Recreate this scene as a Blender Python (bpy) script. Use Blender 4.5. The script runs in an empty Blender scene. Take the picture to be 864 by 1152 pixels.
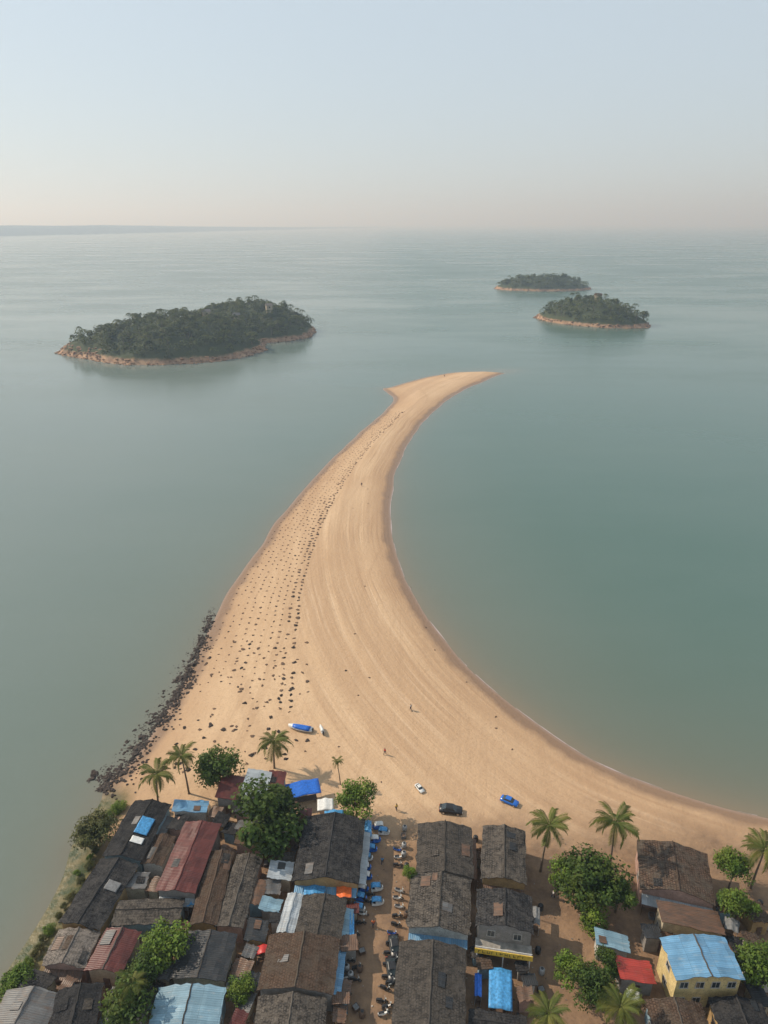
import bpy, bmesh, math, random
import numpy as np
from mathutils import Vector, Matrix, noise
random.seed(7); rng = np.random.default_rng(7)
S = bpy.context.scene; C = S.collection; R = math.radians
H = 100.0; F = 768.0; PITCH = math.atan(326/768)
cp, sp = math.cos(PITCH), math.sin(PITCH)
def P(px, py, z=0.0):
    u = (px-432)/F; v = (py-576)/F
    dz = -sp - v*cp; t = (z-H)/dz
    return Vector((u*t, (cp - v*sp)*t, z))
def mpp(p):      # metres per photo pixel at a point
    return (p.y*cp + (H-p.z)*sp)/F
# ------------------------------------------------------------------ helpers
def link(o, parent=None):
    C.objects.link(o)
    if parent is not None: o.parent = parent
    return o
def tag(o, label=None, cat=None, group=None, kind=None):
    if label: o['label'] = label
    if cat: o['category'] = cat
    if group: o['group'] = group
    if kind: o['kind'] = kind
    return o
def thing(name, label, cat, loc=(0,0,0), rz=0, group=None):
    o = bpy.data.objects.new(name, None); C.objects.link(o)
    o.location = loc; o.rotation_euler = (0,0,rz); o.empty_display_size = .3
    return tag(o, label, cat, group)
def copy_tree(o, parent=None):
    c = o.copy(); C.objects.link(c); c.parent = parent
    for ch in list(o.children): copy_tree(ch, c)
    return c
def mesh_obj(name, verts, faces, m, parent=None, smooth=False, uv=None, loc=None, attrs=None):
    me = bpy.data.meshes.new(name); me.from_pydata([tuple(v) for v in verts], [], [tuple(f) for f in faces])
    if m: me.materials.append(m)
    if smooth: me.polygons.foreach_set('use_smooth', [True]*len(me.polygons))
    if uv is not None:
        l = me.uv_layers.new(name='UVMap')
        idx = np.empty(len(me.loops), dtype=np.int32); me.loops.foreach_get('vertex_index', idx)
        l.data.foreach_set('uv', np.asarray(uv, dtype=np.float32)[idx].ravel())
    if attrs:
        for k, a in attrs.items():
            at = me.attributes.new(k, 'FLOAT', 'POINT'); at.data.foreach_set('value', np.asarray(a, dtype=np.float32))
    me.update()
    o = bpy.data.objects.new(name, me); link(o, parent)
    if loc is not None: o.location = loc
    return o
class MB:
    def __init__(s): s.v = []; s.f = []
    def box(s, cx, cy, cz, sx, sy, sz, rz=0, tx=0):
        b = len(s.v); M = Matrix.Translation((cx,cy,cz)) @ Matrix.Rotation(rz,4,'Z') @ Matrix.Rotation(tx,4,'X')
        for x in (-.5,.5):
            for y in (-.5,.5):
                for z in (-.5,.5): s.v.append(M @ Vector((x*sx,y*sy,z*sz)))
        for q in ((0,1,3,2),(4,6,7,5),(0,4,5,1),(2,3,7,6),(0,2,6,4),(1,5,7,3)): s.f.append(tuple(b+i for i in q))
        return s
    def tube(s, pts, rad, n=8, cap=True):
        pts = [Vector(p) for p in pts]; b = len(s.v)
        for i, p in enumerate(pts):
            d = (pts[min(i+1,len(pts)-1)] - pts[max(i-1,0)]).normalized()
            a = d.orthogonal().normalized() if i == 0 else (pa - d*pa.dot(d)).normalized()
            pa = a; c = d.cross(a)
            r = rad[i] if isinstance(rad, (list, tuple)) else rad
            for k in range(n):
                t = 2*math.pi*k/n; s.v.append(p + a*(r*math.cos(t)) + c*(r*math.sin(t)))
        for i in range(len(pts)-1):
            for k in range(n):
                s.f.append((b+i*n+k, b+i*n+(k+1)%n, b+(i+1)*n+(k+1)%n, b+(i+1)*n+k))
        if cap:
            s.f.append(tuple(b+k for k in range(n))[::-1]); e = b+(len(pts)-1)*n; s.f.append(tuple(e+k for k in range(n)))
        return s
    def loft(s, rings, cap=True):
        b = len(s.v); n = len(rings[0])
        for r in rings: s.v += [Vector(p) for p in r]
        for i in range(len(rings)-1):
            for k in range(n): s.f.append((b+i*n+k, b+i*n+(k+1)%n, b+(i+1)*n+(k+1)%n, b+(i+1)*n+k))
        if cap: s.f.append(tuple(b+k for k in range(n))[::-1]); e = b+(len(rings)-1)*n; s.f.append(tuple(e+k for k in range(n)))
        return s
    def poly(s, pts): b = len(s.v); s.v += [Vector(p) for p in pts]; s.f.append(tuple(range(b, b+len(pts)))); return s
    def build(s, name, m, parent=None, smooth=False, loc=None):
        return mesh_obj(name, s.v, s.f, m, parent, smooth, loc=loc)
def quads_mesh(name, cen, nrm_jit, size, shade, m, parent=None, up=None, aspect=.6):
    n = len(cen); a = rng.normal(size=(n,3)); a /= np.linalg.norm(a,axis=1)[:,None]
    b = rng.normal(size=(n,3))
    if up is not None: a = a*nrm_jit + up; a /= np.linalg.norm(a,axis=1)[:,None]
    b -= a*np.sum(a*b,axis=1)[:,None]; b /= np.linalg.norm(b,axis=1)[:,None]; c = np.cross(a,b)
    sz = size*(.6+.8*rng.random(n))[:,None]; b = b*sz*.5; c = c*sz*.5*aspect
    v = np.stack([cen-b, cen-c+a*sz*.08, cen+b, cen+c+a*sz*.08], axis=1).reshape(-1,3)
    me = bpy.data.meshes.new(name); me.vertices.add(4*n); me.vertices.foreach_set('co', v.astype(np.float32).ravel())
    me.loops.add(4*n); me.loops.foreach_set('vertex_index', np.arange(4*n, dtype=np.int32))
    me.polygons.add(n); me.polygons.foreach_set('loop_start', np.arange(0,4*n,4, dtype=np.int32))
    me.update(calc_edges=True); me.materials.append(m)
    at = me.attributes.new('shade','FLOAT','POINT'); at.data.foreach_set('value', np.repeat(shade,4).astype(np.float32))
    o = bpy.data.objects.new(name, me); link(o, parent); return o
# ------------------------------------------------------------------ materials
class NT:
    def __init__(s, name):
        s.m = bpy.data.materials.new(name); s.m.use_nodes = True; s.t = s.m.node_tree
        s.b = s.t.nodes['Principled BSDF']; s.out = s.t.nodes['Material Output']
    def n(s, typ, props=None, **inp):
        nd = s.t.nodes.new(typ)
        for k, v in (props or {}).items(): setattr(nd, k, v)
        for k, v in inp.items():
            s.set(nd.inputs[int(k[1:])] if k[0] == '_' else nd.inputs[k.replace('__',' ')], v)
        return nd
    def set(s, sock, v):
        if isinstance(v, bpy.types.NodeSocket): s.t.links.new(v, sock)
        else:
            if sock.type == 'RGBA' and len(v) == 3: v = (*v, 1)
            sock.default_value = v
    def math(s, op, a, b=0, clamp=False): return s.n('ShaderNodeMath', {'operation':op,'use_clamp':clamp}, _0=a, _1=b).outputs[0]
    def mix(s, f, a, b, typ='MIX'):
        nd = s.t.nodes.new('ShaderNodeMix'); nd.data_type = 'RGBA'; nd.blend_type = typ; nd.clamp_factor = True
        s.set(nd.inputs[0], f); s.set(nd.inputs[6], a); s.set(nd.inputs[7], b); return nd.outputs[2]
    def noise(s, vec, scale, detail=3, rough=.55): return s.n('ShaderNodeTexNoise', None, Vector=vec, Scale=scale, Detail=detail, Roughness=rough).outputs[0]
    def rng(s, v, a, b, c=0., d=1.): return s.n('ShaderNodeMapRange', None, Value=v, _1=a, _2=b, _3=c, _4=d).outputs[0]
    def attr(s, nm): return s.n('ShaderNodeAttribute', {'attribute_name':nm}).outputs['Fac']
    def pos(s): return s.n('ShaderNodeNewGeometry').outputs['Position']
    def bump(s, h, strength=.3, dist=.1): s.set(s.b.inputs['Normal'], s.n('ShaderNodeBump', None, Height=h, Strength=strength, Distance=dist).outputs[0])
    def end(s, col=None, rough=None, spec=None, metal=None):
        if col is not None: s.set(s.b.inputs['Base Color'], col)
        if rough is not None: s.set(s.b.inputs['Roughness'], rough)
        if spec is not None: s.set(s.b.inputs['Specular IOR Level'], spec)
        if metal is not None: s.set(s.b.inputs['Metallic'], metal)
        return s.m
def objvec(k):
    tc = k.n('ShaderNodeTexCoord').outputs['Object']; r = k.n('ShaderNodeObjectInfo').outputs['Random']
    off = k.n('ShaderNodeCombineXYZ', None, X=k.math('MULTIPLY', r, 57.), Y=k.math('MULTIPLY', r, 31.), Z=0.)
    return k.n('ShaderNodeVectorMath', {'operation':'ADD'}, _0=tc, _1=off.outputs[0]).outputs[0], r
_pc = {}
def paint(name, col, rough=.5, var=.25, metal=0., scale=3.):
    if name in _pc: return _pc[name]
    k = NT(name); v, r = objvec(k); n1 = k.noise(v, scale, 4)
    dark = tuple(c*(1-var) for c in col); lite = tuple(min(1, c*(1+var*.6)) for c in col)
    m = k.end(k.mix(k.rng(n1, .3, .7), dark, lite), rough, .4, metal); _pc[name] = m; return m
def plaster(name, col):
    k = NT(name); v, r = objvec(k)
    c = k.mix(k.rng(k.noise(v, .9, 5, .7), .35, .75), col, tuple(x*.55 for x in col))
    c = k.mix(k.rng(k.noise(v, 6., 4), .55, .75), c, (.12,.1,.08)); k.bump(k.noise(v, 9.), .3, .03)
    return k.end(c, .85, .2)
def tile_roof(name, c1, c2, lichen, pf=.5):
    k = NT(name); uv = k.n('ShaderNodeUVMap').outputs[0]; r = k.n('ShaderNodeObjectInfo').outputs['Random']
    ro = k.n('ShaderNodeCombineXYZ', None, X=k.math('MULTIPLY', r, 40.), Y=k.math('MULTIPLY', r, 23.), Z=0.).outputs[0]
    v = k.n('ShaderNodeVectorMath', {'operation':'ADD'}, _0=uv, _1=ro).outputs[0]
    br = k.n('ShaderNodeTexBrick', {'offset':.5}, Vector=v, Color1=c1, Color2=c2, Mortar=tuple(x*.25 for x in c1), Scale=1.)
    br.inputs['Mortar Size'].default_value = .035; br.inputs['Brick Width'].default_value = .42; br.inputs['Row Height'].default_value = .38
    st = k.n('ShaderNodeVectorMath', {'operation':'MULTIPLY'}, _0=v, _1=(1.3,.25,1.)).outputs[0]
    big = k.noise(v, .45, 5, .7); streak = k.noise(st, 2.2, 4, .7); fine = k.noise(v, 5., 3, .7); mid = k.noise(v, 1.5, 5, .75)
    c = k.mix(k.rng(big, .4, .6), br.outputs[0], lichen)
    c = k.mix(k.rng(mid, .53, .62, 0, .85), c, tuple(x*.3 for x in c1))
    c = k.mix(k.rng(streak, .5, .66, 0, .85), c, tuple(x*.3 for x in c1))
    c = k.mix(k.rng(mid, .42, .36, 0, .6), c, tuple(min(1,x*1.7) for x in lichen))
    c = k.mix(k.rng(fine, .6, .72, 0, .8), c, tuple(min(1,x*2.4) for x in lichen))
    c = k.mix(k.math('MULTIPLY', r, pf), c, tuple(x*.6 for x in c1))
    k.bump(k.math('ADD', br.outputs['Fac'], k.math('MULTIPLY', fine, -1.2)), 1., -.07)
    return k.end(c, .9, .15)
def tin_roof(name, col, rust=.35, rcol=(.16,.08,.045), rough=.5):
    k = NT(name); uv = k.n('ShaderNodeUVMap').outputs[0]; r = k.n('ShaderNodeObjectInfo').outputs['Random']
    ro = k.n('ShaderNodeCombineXYZ', None, X=k.math('MULTIPLY', r, 40.), Y=k.math('MULTIPLY', r, 23.), Z=0.).outputs[0]
    v = k.n('ShaderNodeVectorMath', {'operation':'ADD'}, _0=uv, _1=ro).outputs[0]
    br = k.n('ShaderNodeTexBrick', {'offset':.0}, Vector=v, Color1=col, Color2=tuple(x*.62 for x in col), Mortar=tuple(x*.4 for x in col), Scale=1.)
    br.inputs['Mortar Size'].default_value = .02; br.inputs['Brick Width'].default_value = .9; br.inputs['Row Height'].default_value = 2.6
    wv = k.n('ShaderNodeTexWave', {'wave_type':'BANDS','bands_direction':'X'}, Vector=v, Scale=1.15, Distortion=.1).outputs['Fac']
    st = k.n('ShaderNodeVectorMath', {'operation':'MULTIPLY'}, _0=v, _1=(1.6,.35,1.)).outputs[0]
    c = k.mix(k.math('MULTIPLY', wv, .3), br.outputs[0], tuple(x*.45 for x in col))
    c = k.mix(k.rng(k.noise(v, .5, 5, .7), .45, .7, 0, .6), c, tuple(x*.5 for x in col))
    c = k.mix(k.rng(k.noise(st, 1.5, 5, .7), .62-rust*.4, .8-rust*.2), c, rcol)
    k.bump(wv, .6, .05)
    return k.end(c, rough, .4)
M = {}
M['tile_grey'] = tile_roof('weathered grey tile', (.054,.048,.043), (.105,.092,.08), (.115,.098,.082))
M['tile_dark'] = tile_roof('sooty dark tile', (.022,.022,.024), (.045,.043,.045), (.06,.056,.053))
M['tile_brown'] = tile_roof('rusty brown tile', (.10,.062,.042), (.14,.09,.065), (.09,.073,.057))
M['tile_tan'] = tile_roof('tan grey tile', (.15,.13,.115), (.2,.175,.15), (.22,.19,.165))
M['tin_red'] = tin_roof('maroon sheet roof', (.12,.026,.02), .12, (.07,.035,.028))
M['tin_redb'] = tin_roof('bright red sheet roof', (.42,.05,.035), .12)
M['tin_grey'] = tin_roof('grey sheet roof', (.14,.14,.14), .35, (.1,.065,.045))
M['tin_black'] = tin_roof('charcoal sheet roof', (.028,.03,.033), .2, (.06,.045,.038))
M['tin_pale'] = tin_roof('pale sheet roof', (.4,.44,.47), .14, (.3,.25,.2))
M['tin_blue'] = tin_roof('light blue sheet roof', (.15,.33,.52), .22, (.24,.3,.34))
M['tin_sky'] = tin_roof('faded blue sheet roof', (.22,.36,.45), .14, (.3,.33,.34))
M['tin_rust'] = tin_roof('rusted sheet roof', (.12,.075,.05), .5)
WALLS = [plaster('cream plaster', (.46,.39,.28)), plaster('grey plaster', (.28,.26,.24)), plaster('white plaster', (.54,.52,.48)),
         plaster('blue plaster', (.25,.36,.43)), plaster('ochre plaster', (.42,.28,.13)), plaster('pink plaster', (.42,.27,.22))]
M['yellow'] = plaster('cream yellow plaster', (.64,.5,.24))
M['wood'] = paint('brown wood', (.11,.065,.04), .7, .4); M['frame'] = paint('pale frame', (.4,.38,.35), .6)
M['glass'] = NT('dark window glass').end((.03,.04,.045), .12, .6)
M['white'] = paint('white paint', (.62,.62,.6), .45, .15); M['metal'] = paint('grey metal', (.3,.3,.3), .4, .3)
M['bluetarp'] = paint('blue tarpaulin', (.015,.12,.5), .4, .35); M['cyan'] = paint('light blue tarpaulin', (.06,.26,.52), .45, .45)
M['orange'] = paint('orange tarpaulin', (.7,.14,.03), .5, .25); M['blackp'] = paint('black paint', (.02,.02,.022), .35, .3)
M['tyre'] = paint('black rubber', (.018,.018,.018), .85, .3); M['chrome'] = paint('bright metal', (.5,.5,.5), .25, .1, .8)
M['blue'] = paint('blue car paint', (.02,.13,.5), .25, .12); M['redp'] = paint('red paint', (.45,.03,.025), .4, .15)
M['lamp'] = paint('clear lamp lens', (.6,.6,.55), .15, .05); M['skin'] = paint('brown skin', (.24,.13,.08), .6, .1)
M['hair'] = paint('black hair', (.015,.012,.01), .6, .1); M['trousers'] = paint('dark cloth', (.05,.05,.07), .85, .2)
M['concrete'] = paint('stained concrete', (.28,.26,.23), .9, .4, 0, 1.2); M['yellowp'] = paint('yellow paint', (.72,.47,.06), .5, .2)
M['greycloth'] = paint('grey cloth', (.18,.18,.18), .9, .3)
def foliage(name, dark, lite, tip):
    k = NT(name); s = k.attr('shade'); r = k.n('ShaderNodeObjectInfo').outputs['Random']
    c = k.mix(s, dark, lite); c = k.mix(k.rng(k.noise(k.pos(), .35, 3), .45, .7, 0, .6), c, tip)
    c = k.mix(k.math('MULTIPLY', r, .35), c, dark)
    k.end(c, .65, .25)
    tr = k.n('ShaderNodeBsdfTranslucent', None, Color=k.mix(.5, c, tip)); mx = k.n('ShaderNodeMixShader', None, Fac=.22)
    k.t.links.new(k.b.outputs[0], mx.inputs[1]); k.t.links.new(tr.outputs[0], mx.inputs[2]); k.t.links.new(mx.outputs[0], k.out.inputs[0])
    return k.m
M['leaf'] = foliage('dark broadleaf', (.010,.026,.005), (.075,.13,.016), (.135,.16,.022))
M['leafb'] = foliage('bright broadleaf', (.018,.046,.007), (.14,.225,.024), (.205,.24,.03))
M['leafo'] = foliage('olive leaf', (.035,.04,.013), (.11,.12,.033), (.15,.13,.04))
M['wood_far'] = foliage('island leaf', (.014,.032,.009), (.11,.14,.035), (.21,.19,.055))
M['frond'] = foliage('palm frond green', (.035,.055,.01), (.14,.17,.028), (.25,.2,.05))
M['bark'] = paint('bark', (.16,.12,.085), .9, .4, 0, 4.)
def rockmat(name, lo, hi, tint):
    k = NT(name); v, r = objvec(k); v = k.pos()
    c = k.mix(k.rng(k.noise(v, 1.3, 5, .7), .35, .65), lo, hi); c = k.mix(k.math('MULTIPLY', r, .6), c, tint); k.bump(k.noise(v, 4.), .6, .15)
    return k.end(c, .9, .15)
M['rock'] = rockmat('brown grey rock', (.014,.012,.011), (.10,.08,.068), (.045,.032,.026))
M['mark'] = rockmat('brown clump', (.06,.04,.028), (.15,.10,.07), (.19,.12,.08))
k = NT('rust rock'); v, r = objvec(k); c = k.mix(k.rng(k.noise(v, .15, 5, .7), .3, .7), (.13,.075,.05), (.45,.27,.16)); M['rockr'] = k.end(c, .85, .2)
# ------------------------------------------------------------------ coast outline
LEFT = [(583,416.5),(560,416),(540,416.3),(510,419),(480,424.5),(455,431),(438,436),(431,437.5),(437,443),(442,448),(438,457),(425,470),(405,487),(385,505),(365,525),(345,547),(325,570),(305,595),(288,620),(270,645),(253,672),(240,700),(224,733),(207,768),(190,797),(168,830),(146,858),(118,884),(112,905),(96,928),(80,958),(70,988),(48,1030),(24,1068),(0,1103),(-30,1150),(-60,1210)]
RIGHT = [(583,416.5),(564,421),(549,427),(522,439),(501,452),(480,471),(465,490),(452,513),(443,540),(439,570),(440,600),(447,630),(460,660),(478,690),(500,720),(530,753),(565,785),(600,812),(640,838),(680,860),(730,882),(790,902),(864,919),(960,940),(1100,955),(1250,965)]
def catmull(pts, n=7):
    out = []
    for i in range(len(pts)-1):
        p0 = np.array(pts[max(i-1,0)]); p1 = np.array(pts[i]); p2 = np.array(pts[i+1]); p3 = np.array(pts[min(i+2,len(pts)-1)])
        for j in range(n):
            t = j/n; out.append(.5*((2*p1)+(-p0+p2)*t+(2*p0-5*p1+4*p2-p3)*t*t+(-p0+3*p1-3*p2+p3)*t**3))
    out.append(np.array(pts[-1], dtype=float)); return out
def wob(p):
    q = Vector((p.x*.06, p.y*.06, 0)); return np.array([p.x + .8*noise.noise(q), p.y + .8*noise.noise(q+Vector((9,3,1)))])
Lw = np.array([wob(P(*p)) for p in catmull([tuple(map(float,q)) for q in LEFT])])
Rw = np.array([wob(P(*p)) for p in catmull([tuple(map(float,q)) for q in RIGHT])])
poly = np.vstack([Rw, [[190,40],[190,-80],[-110,-80],[-110,20]], Lw[::-1][:-1]])
def pdist(X, Y, pl, closed=False):
    d = np.full(X.shape, 1e18); n = len(pl)
    for i in range(n if closed else n-1):
        a = pl[i]; b = pl[(i+1)%n]; e = b-a; L2 = e@e+1e-9
        t = np.clip(((X-a[0])*e[0]+(Y-a[1])*e[1])/L2, 0, 1)
        dd = (X-a[0]-t*e[0])**2+(Y-a[1]-t*e[1])**2; np.minimum(d, dd, out=d)
    return np.sqrt(d)
def inside(X, Y, pl):
    r = np.zeros(X.shape, bool); n = len(pl)
    for i in range(n):
        a = pl[i]; b = pl[(i+1)%n]
        if a[1] == b[1]: continue
        r ^= ((a[1] > Y) != (b[1] > Y)) & (X < (b[0]-a[0])*(Y-a[1])/(b[1]-a[1])+a[0])
    return r
def sdist(X, Y): return np.where(inside(X, Y, poly), 1, -1)*pdist(X, Y, poly, True)
A_ = poly; B_ = np.roll(poly, -1, axis=0); E_ = B_-A_; L2_ = (E_**2).sum(1)+1e-9
def sd1(x, y):
    t = np.clip(((x-A_[:,0])*E_[:,0]+(y-A_[:,1])*E_[:,1])/L2_, 0, 1)
    d = math.sqrt((((x-A_[:,0]-t*E_[:,0])**2+(y-A_[:,1]-t*E_[:,1])**2)).min())
    m = ((A_[:,1] > y) != (B_[:,1] > y)); xi = E_[:,0]*(y-A_[:,1])/np.where(E_[:,1] == 0, 1, E_[:,1])+A_[:,0]
    return d if (m & (x < xi)).sum() % 2 else -d
def land_z(sd): return np.where(sd > 0, 1.8*(1-np.exp(-np.maximum(sd,0)/11)), np.maximum(.13*sd, -3.))
def gz(x, y): return float(land_z(np.array(sd1(x, y))))
def G(px, py):
    z = 1.5
    for _ in range(3): p = P(px, py, z); z = gz(p.x, p.y)
    p.z = z; return p
# ------------------------------------------------------------------ sand / ground
xs = np.arange(-130, 200.1, 1.1); ys = np.concatenate([np.arange(-80, 40, 4.), np.arange(40, 492, 1.1)])
X, Y = np.meshgrid(xs, ys); sd = sdist(X, Y); dl = pdist(X, Y, Lw); dr = pdist(X, Y, Rw)
Z = land_z(sd); ny, nx = X.shape
I = np.arange(ny*nx).reshape(ny, nx); q = np.stack([I[:-1,:-1], I[:-1,1:], I[1:,1:], I[1:,:-1]], -1).reshape(-1,4)
keep = (sd.ravel()[q] > -12).any(1); q = q[keep]; used = np.unique(q); remap = np.zeros(ny*nx, int); remap[used] = np.arange(len(used))
vv = np.stack([X.ravel(), Y.ravel(), Z.ravel()], 1)[used]
k = NT('beach sand'); pos = k.pos(); asd = k.attr('sd'); adr = k.attr('dr'); adl = k.attr('dl')
sx = k.n('ShaderNodeSeparateXYZ', None, Vector=pos)
wobb = k.math('MULTIPLY', k.noise(pos, .02, 1), 4.)
def alongvec(a, f, g=.006, w_=0.):
    a = k.math('ADD', a, k.math('MULTIPLY', wobb, w_))
    return k.n('ShaderNodeCombineXYZ', None, X=k.math('MULTIPLY', a, f), Y=k.math('MULTIPLY', sx.outputs[0], g), Z=k.math('MULTIPLY', sx.outputs[1], g)).outputs[0]
big = k.noise(pos, .035, 4)
c = k.mix(k.rng(big, .35, .65), (.545,.38,.235), (.485,.325,.195))
s1 = k.noise(alongvec(adr, .11, .004, .6), 1., 3, .6); s2 = k.noise(alongvec(adr, .62, .014, .4), 1., 3, .65); s3 = k.noise(alongvec(adl, .4, .01, .4), 1., 4, .7); s4 = k.noise(alongvec(adr, 2.0, .03, .4), 1., 2, .6)
onr = k.math('MULTIPLY', k.rng(k.math('DIVIDE', adl, k.math('ADD', adr, .1)), .35, .9), k.rng(k.noise(pos, .022, 2), .36, .62, .12, 1.))
c = k.mix(k.rng(s1, .42, .60, 0, .65), c, (.40,.26,.155))
c = k.mix(k.math('MULTIPLY', k.rng(s2, .50, .64, 0, .55), onr), c, (.34,.21,.12))
c = k.mix(k.math('MULTIPLY', k.rng(s2, .46, .34, 0, .5), onr), c, (.62,.46,.31))
c = k.mix(k.math('MULTIPLY', k.rng(s4, .56, .66, 0, .4), onr), c, (.31,.19,.11))
c = k.mix(k.rng(s3, .52, .66, 0, .42), c, (.38,.245,.145))
c = k.mix(k.rng(k.noise(pos, .8, 4, .7), .54, .70, 0, .38), c, (.36,.23,.138))
c = k.mix(k.rng(k.noise(pos, 2.2, 3, .7), .56, .66, 0, .38), c, (.29,.185,.11))
town = k.math('ADD', sx.outputs[1], k.math('MULTIPLY', k.noise(pos, .12, 4), 16.))
dirt = k.mix(k.rng(k.noise(pos, .35, 5, .7), .35, .7), (.27,.17,.10), (.14,.09,.06))
c = k.mix(k.rng(town, 103., 92.), c, dirt)
ed = k.math('ADD', asd, k.math('MULTIPLY', k.math('SUBTRACT', k.noise(pos, .12, 3), .5), 4.))
c = k.mix(k.rng(ed, 11., 4., 0, .55), c, (.34,.21,.12))
c = k.mix(k.rng(ed, 4., 2.2, 0, .85), c, (.20,.125,.078))
c = k.mix(k.rng(asd, .9, .1, 0, .4), c, (.34,.25,.21))
gm = k.math('MULTIPLY', k.math('MULTIPLY', k.rng(asd, 7., 4.), k.rng(sx.outputs[0], -28., -34.)), k.rng(sx.outputs[1], 101., 96.))
c = k.mix(gm, c, k.mix(k.rng(k.noise(pos, .5, 4, .7), .4, .6), (.035,.05,.015), (.14,.115,.05)))
rg = k.rng(ed, 1.5, 4.5, .38, .9)
k.bump(k.math('ADD', k.noise(pos, .9, 5, .7), k.math('MULTIPLY', k.math('MULTIPLY', s2, 1.2), onr)), .7, .3)
M['sand'] = k.end(c, rg, .25)
g = mesh_obj('sand_ground', vv, remap[q], M['sand'], smooth=True, attrs={'sd':sd.ravel()[used],'dr':dr.ravel()[used],'dl':dl.ravel()[used]}); tag(g, kind='structure')
# ------------------------------------------------------------------ sea
def ext(a, b, st, far):
    core = list(np.arange(a, b+.1, st)); s = st; lo = a; hi = b; left = []; right = []
    while lo > -far: s *= 1.25; lo -= s; left.append(lo)
    s = st
    while hi < far: s *= 1.25; hi += s; right.append(hi)
    return np.array(left[::-1]+core+right)
xs = ext(-170, 250, 2.5, 90000); ys = ext(30, 500, 2.5, 90000)
X, Y = np.meshgrid(xs, ys); sdw = sdist(X, Y); ny, nx = X.shape
I = np.arange(ny*nx).reshape(ny, nx); q = np.stack([I[:-1,:-1], I[:-1,1:], I[1:,1:], I[1:,:-1]], -1).reshape(-1,4)
k = NT('sea water'); pos = k.pos(); sh = k.attr('shore'); sx = k.n('ShaderNodeSeparateXYZ', None, Vector=pos)
sidef = k.rng(sx.outputs[0], -70., 60.)
c = k.mix(k.rng(sx.outputs[0], -130., 60.), (.135,.172,.155), (.06,.115,.095))  # lighter and greyer to the left: sun-side sheen put into the water colour
cur = k.n('ShaderNodeVectorMath', {'operation':'MULTIPLY'}, _0=pos, _1=(.004,.009,1.)).outputs[0]
cn = k.noise(cur, 1., 5, .6)
c = k.mix(k.rng(cn, .35, .7, 0, .5), c, k.mix(sidef, (.16,.195,.18), (.10,.15,.135)))
nearf = k.rng(sx.outputs[1], 330., 150.)
br_ = k.math('MULTIPLY', k.math('POWER', 2.718, k.math('MULTIPLY', sh, -.035)), k.math('ADD', k.math('MULTIPLY', nearf, .7), .08))
c = k.mix(br_, c, k.mix(sidef, (.14,.15,.12), (.15,.135,.095)))
c = k.mix(k.math('MULTIPLY', k.math('POWER', 2.718, k.math('MULTIPLY', sh, -.26)), k.math('ADD', k.math('MULTIPLY', nearf, .35), .35)), c, k.mix(sidef, (.16,.145,.11), (.21,.155,.10)))
w1 = k.noise(pos, .4, 3, .55); w2 = k.noise(k.n('ShaderNodeVectorMath', {'operation':'MULTIPLY'}, _0=pos, _1=(.03,.06,1.)).outputs[0], 1., 3)
farf = k.rng(sx.outputs[1], 150., 600., 1., .06)
k.bump(k.math('ADD', k.math('MULTIPLY', w1, farf), k.math('MULTIPLY', w2, k.rng(sx.outputs[1], 150., 450., 1.6, .0))), .2, .3)
M['sea'] = k.end(c, k.math('ADD', k.rng(cn, .35, .65, .09, .26), k.rng(sx.outputs[1], 250., 1500., 0., .12)), .6); k.b.inputs['IOR'].default_value = 1.34
o = mesh_obj('water', np.stack([X.ravel(), Y.ravel(), 0*X.ravel()],1), q, M['sea'], smooth=True, attrs={'shore':np.clip(-sdw.ravel(),0,500)}); tag(o, kind='structure')
# foam line
k = NT('foam'); c = k.mix(k.noise(k.pos(), 1.5, 3), (.42,.35,.34), (.28,.22,.2)); M['foam'] = k.end(c, .6)
vs, fs = [], []
def ribbon(pl, off, wmax, z, thr):
    pts = [pl[0]]
    for i in range(1, len(pl)):
        n = max(1, int(np.linalg.norm(pl[i]-pl[i-1])/1.2))
        for j in range(1, n+1): pts.append(pl[i-1]+(pl[i]-pl[i-1])*j/n)
    prev = None
    for i in range(1, len(pts)-1):
        t = pts[i+1]-pts[i-1]; t = t/ (np.linalg.norm(t)+1e-9); n = np.array([-t[1], t[0]])
        nz = noise.noise(Vector((pts[i][0]*.11, pts[i][1]*.11, off))); w = wmax*(nz+thr)+wmax*.5*noise.noise(Vector((pts[i][0]*.5, pts[i][1]*.5, 3)))
        if w < .03: prev = None; continue
        a = pts[i]+n*(off-w/2); b = pts[i]+n*(off+w/2); base = len(vs)
        vs.extend([(a[0],a[1],z),(b[0],b[1],z)])
        if prev is not None: fs.append((prev, prev+1, base+1, base))
        prev = base
ribbon(Rw, .15, .4, .035, .2)
tag(mesh_obj('foam', vs, fs, M['foam']), 'thin broken line of foam along the inner right edge of the sandbar', 'foam', kind='stuff')
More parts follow.
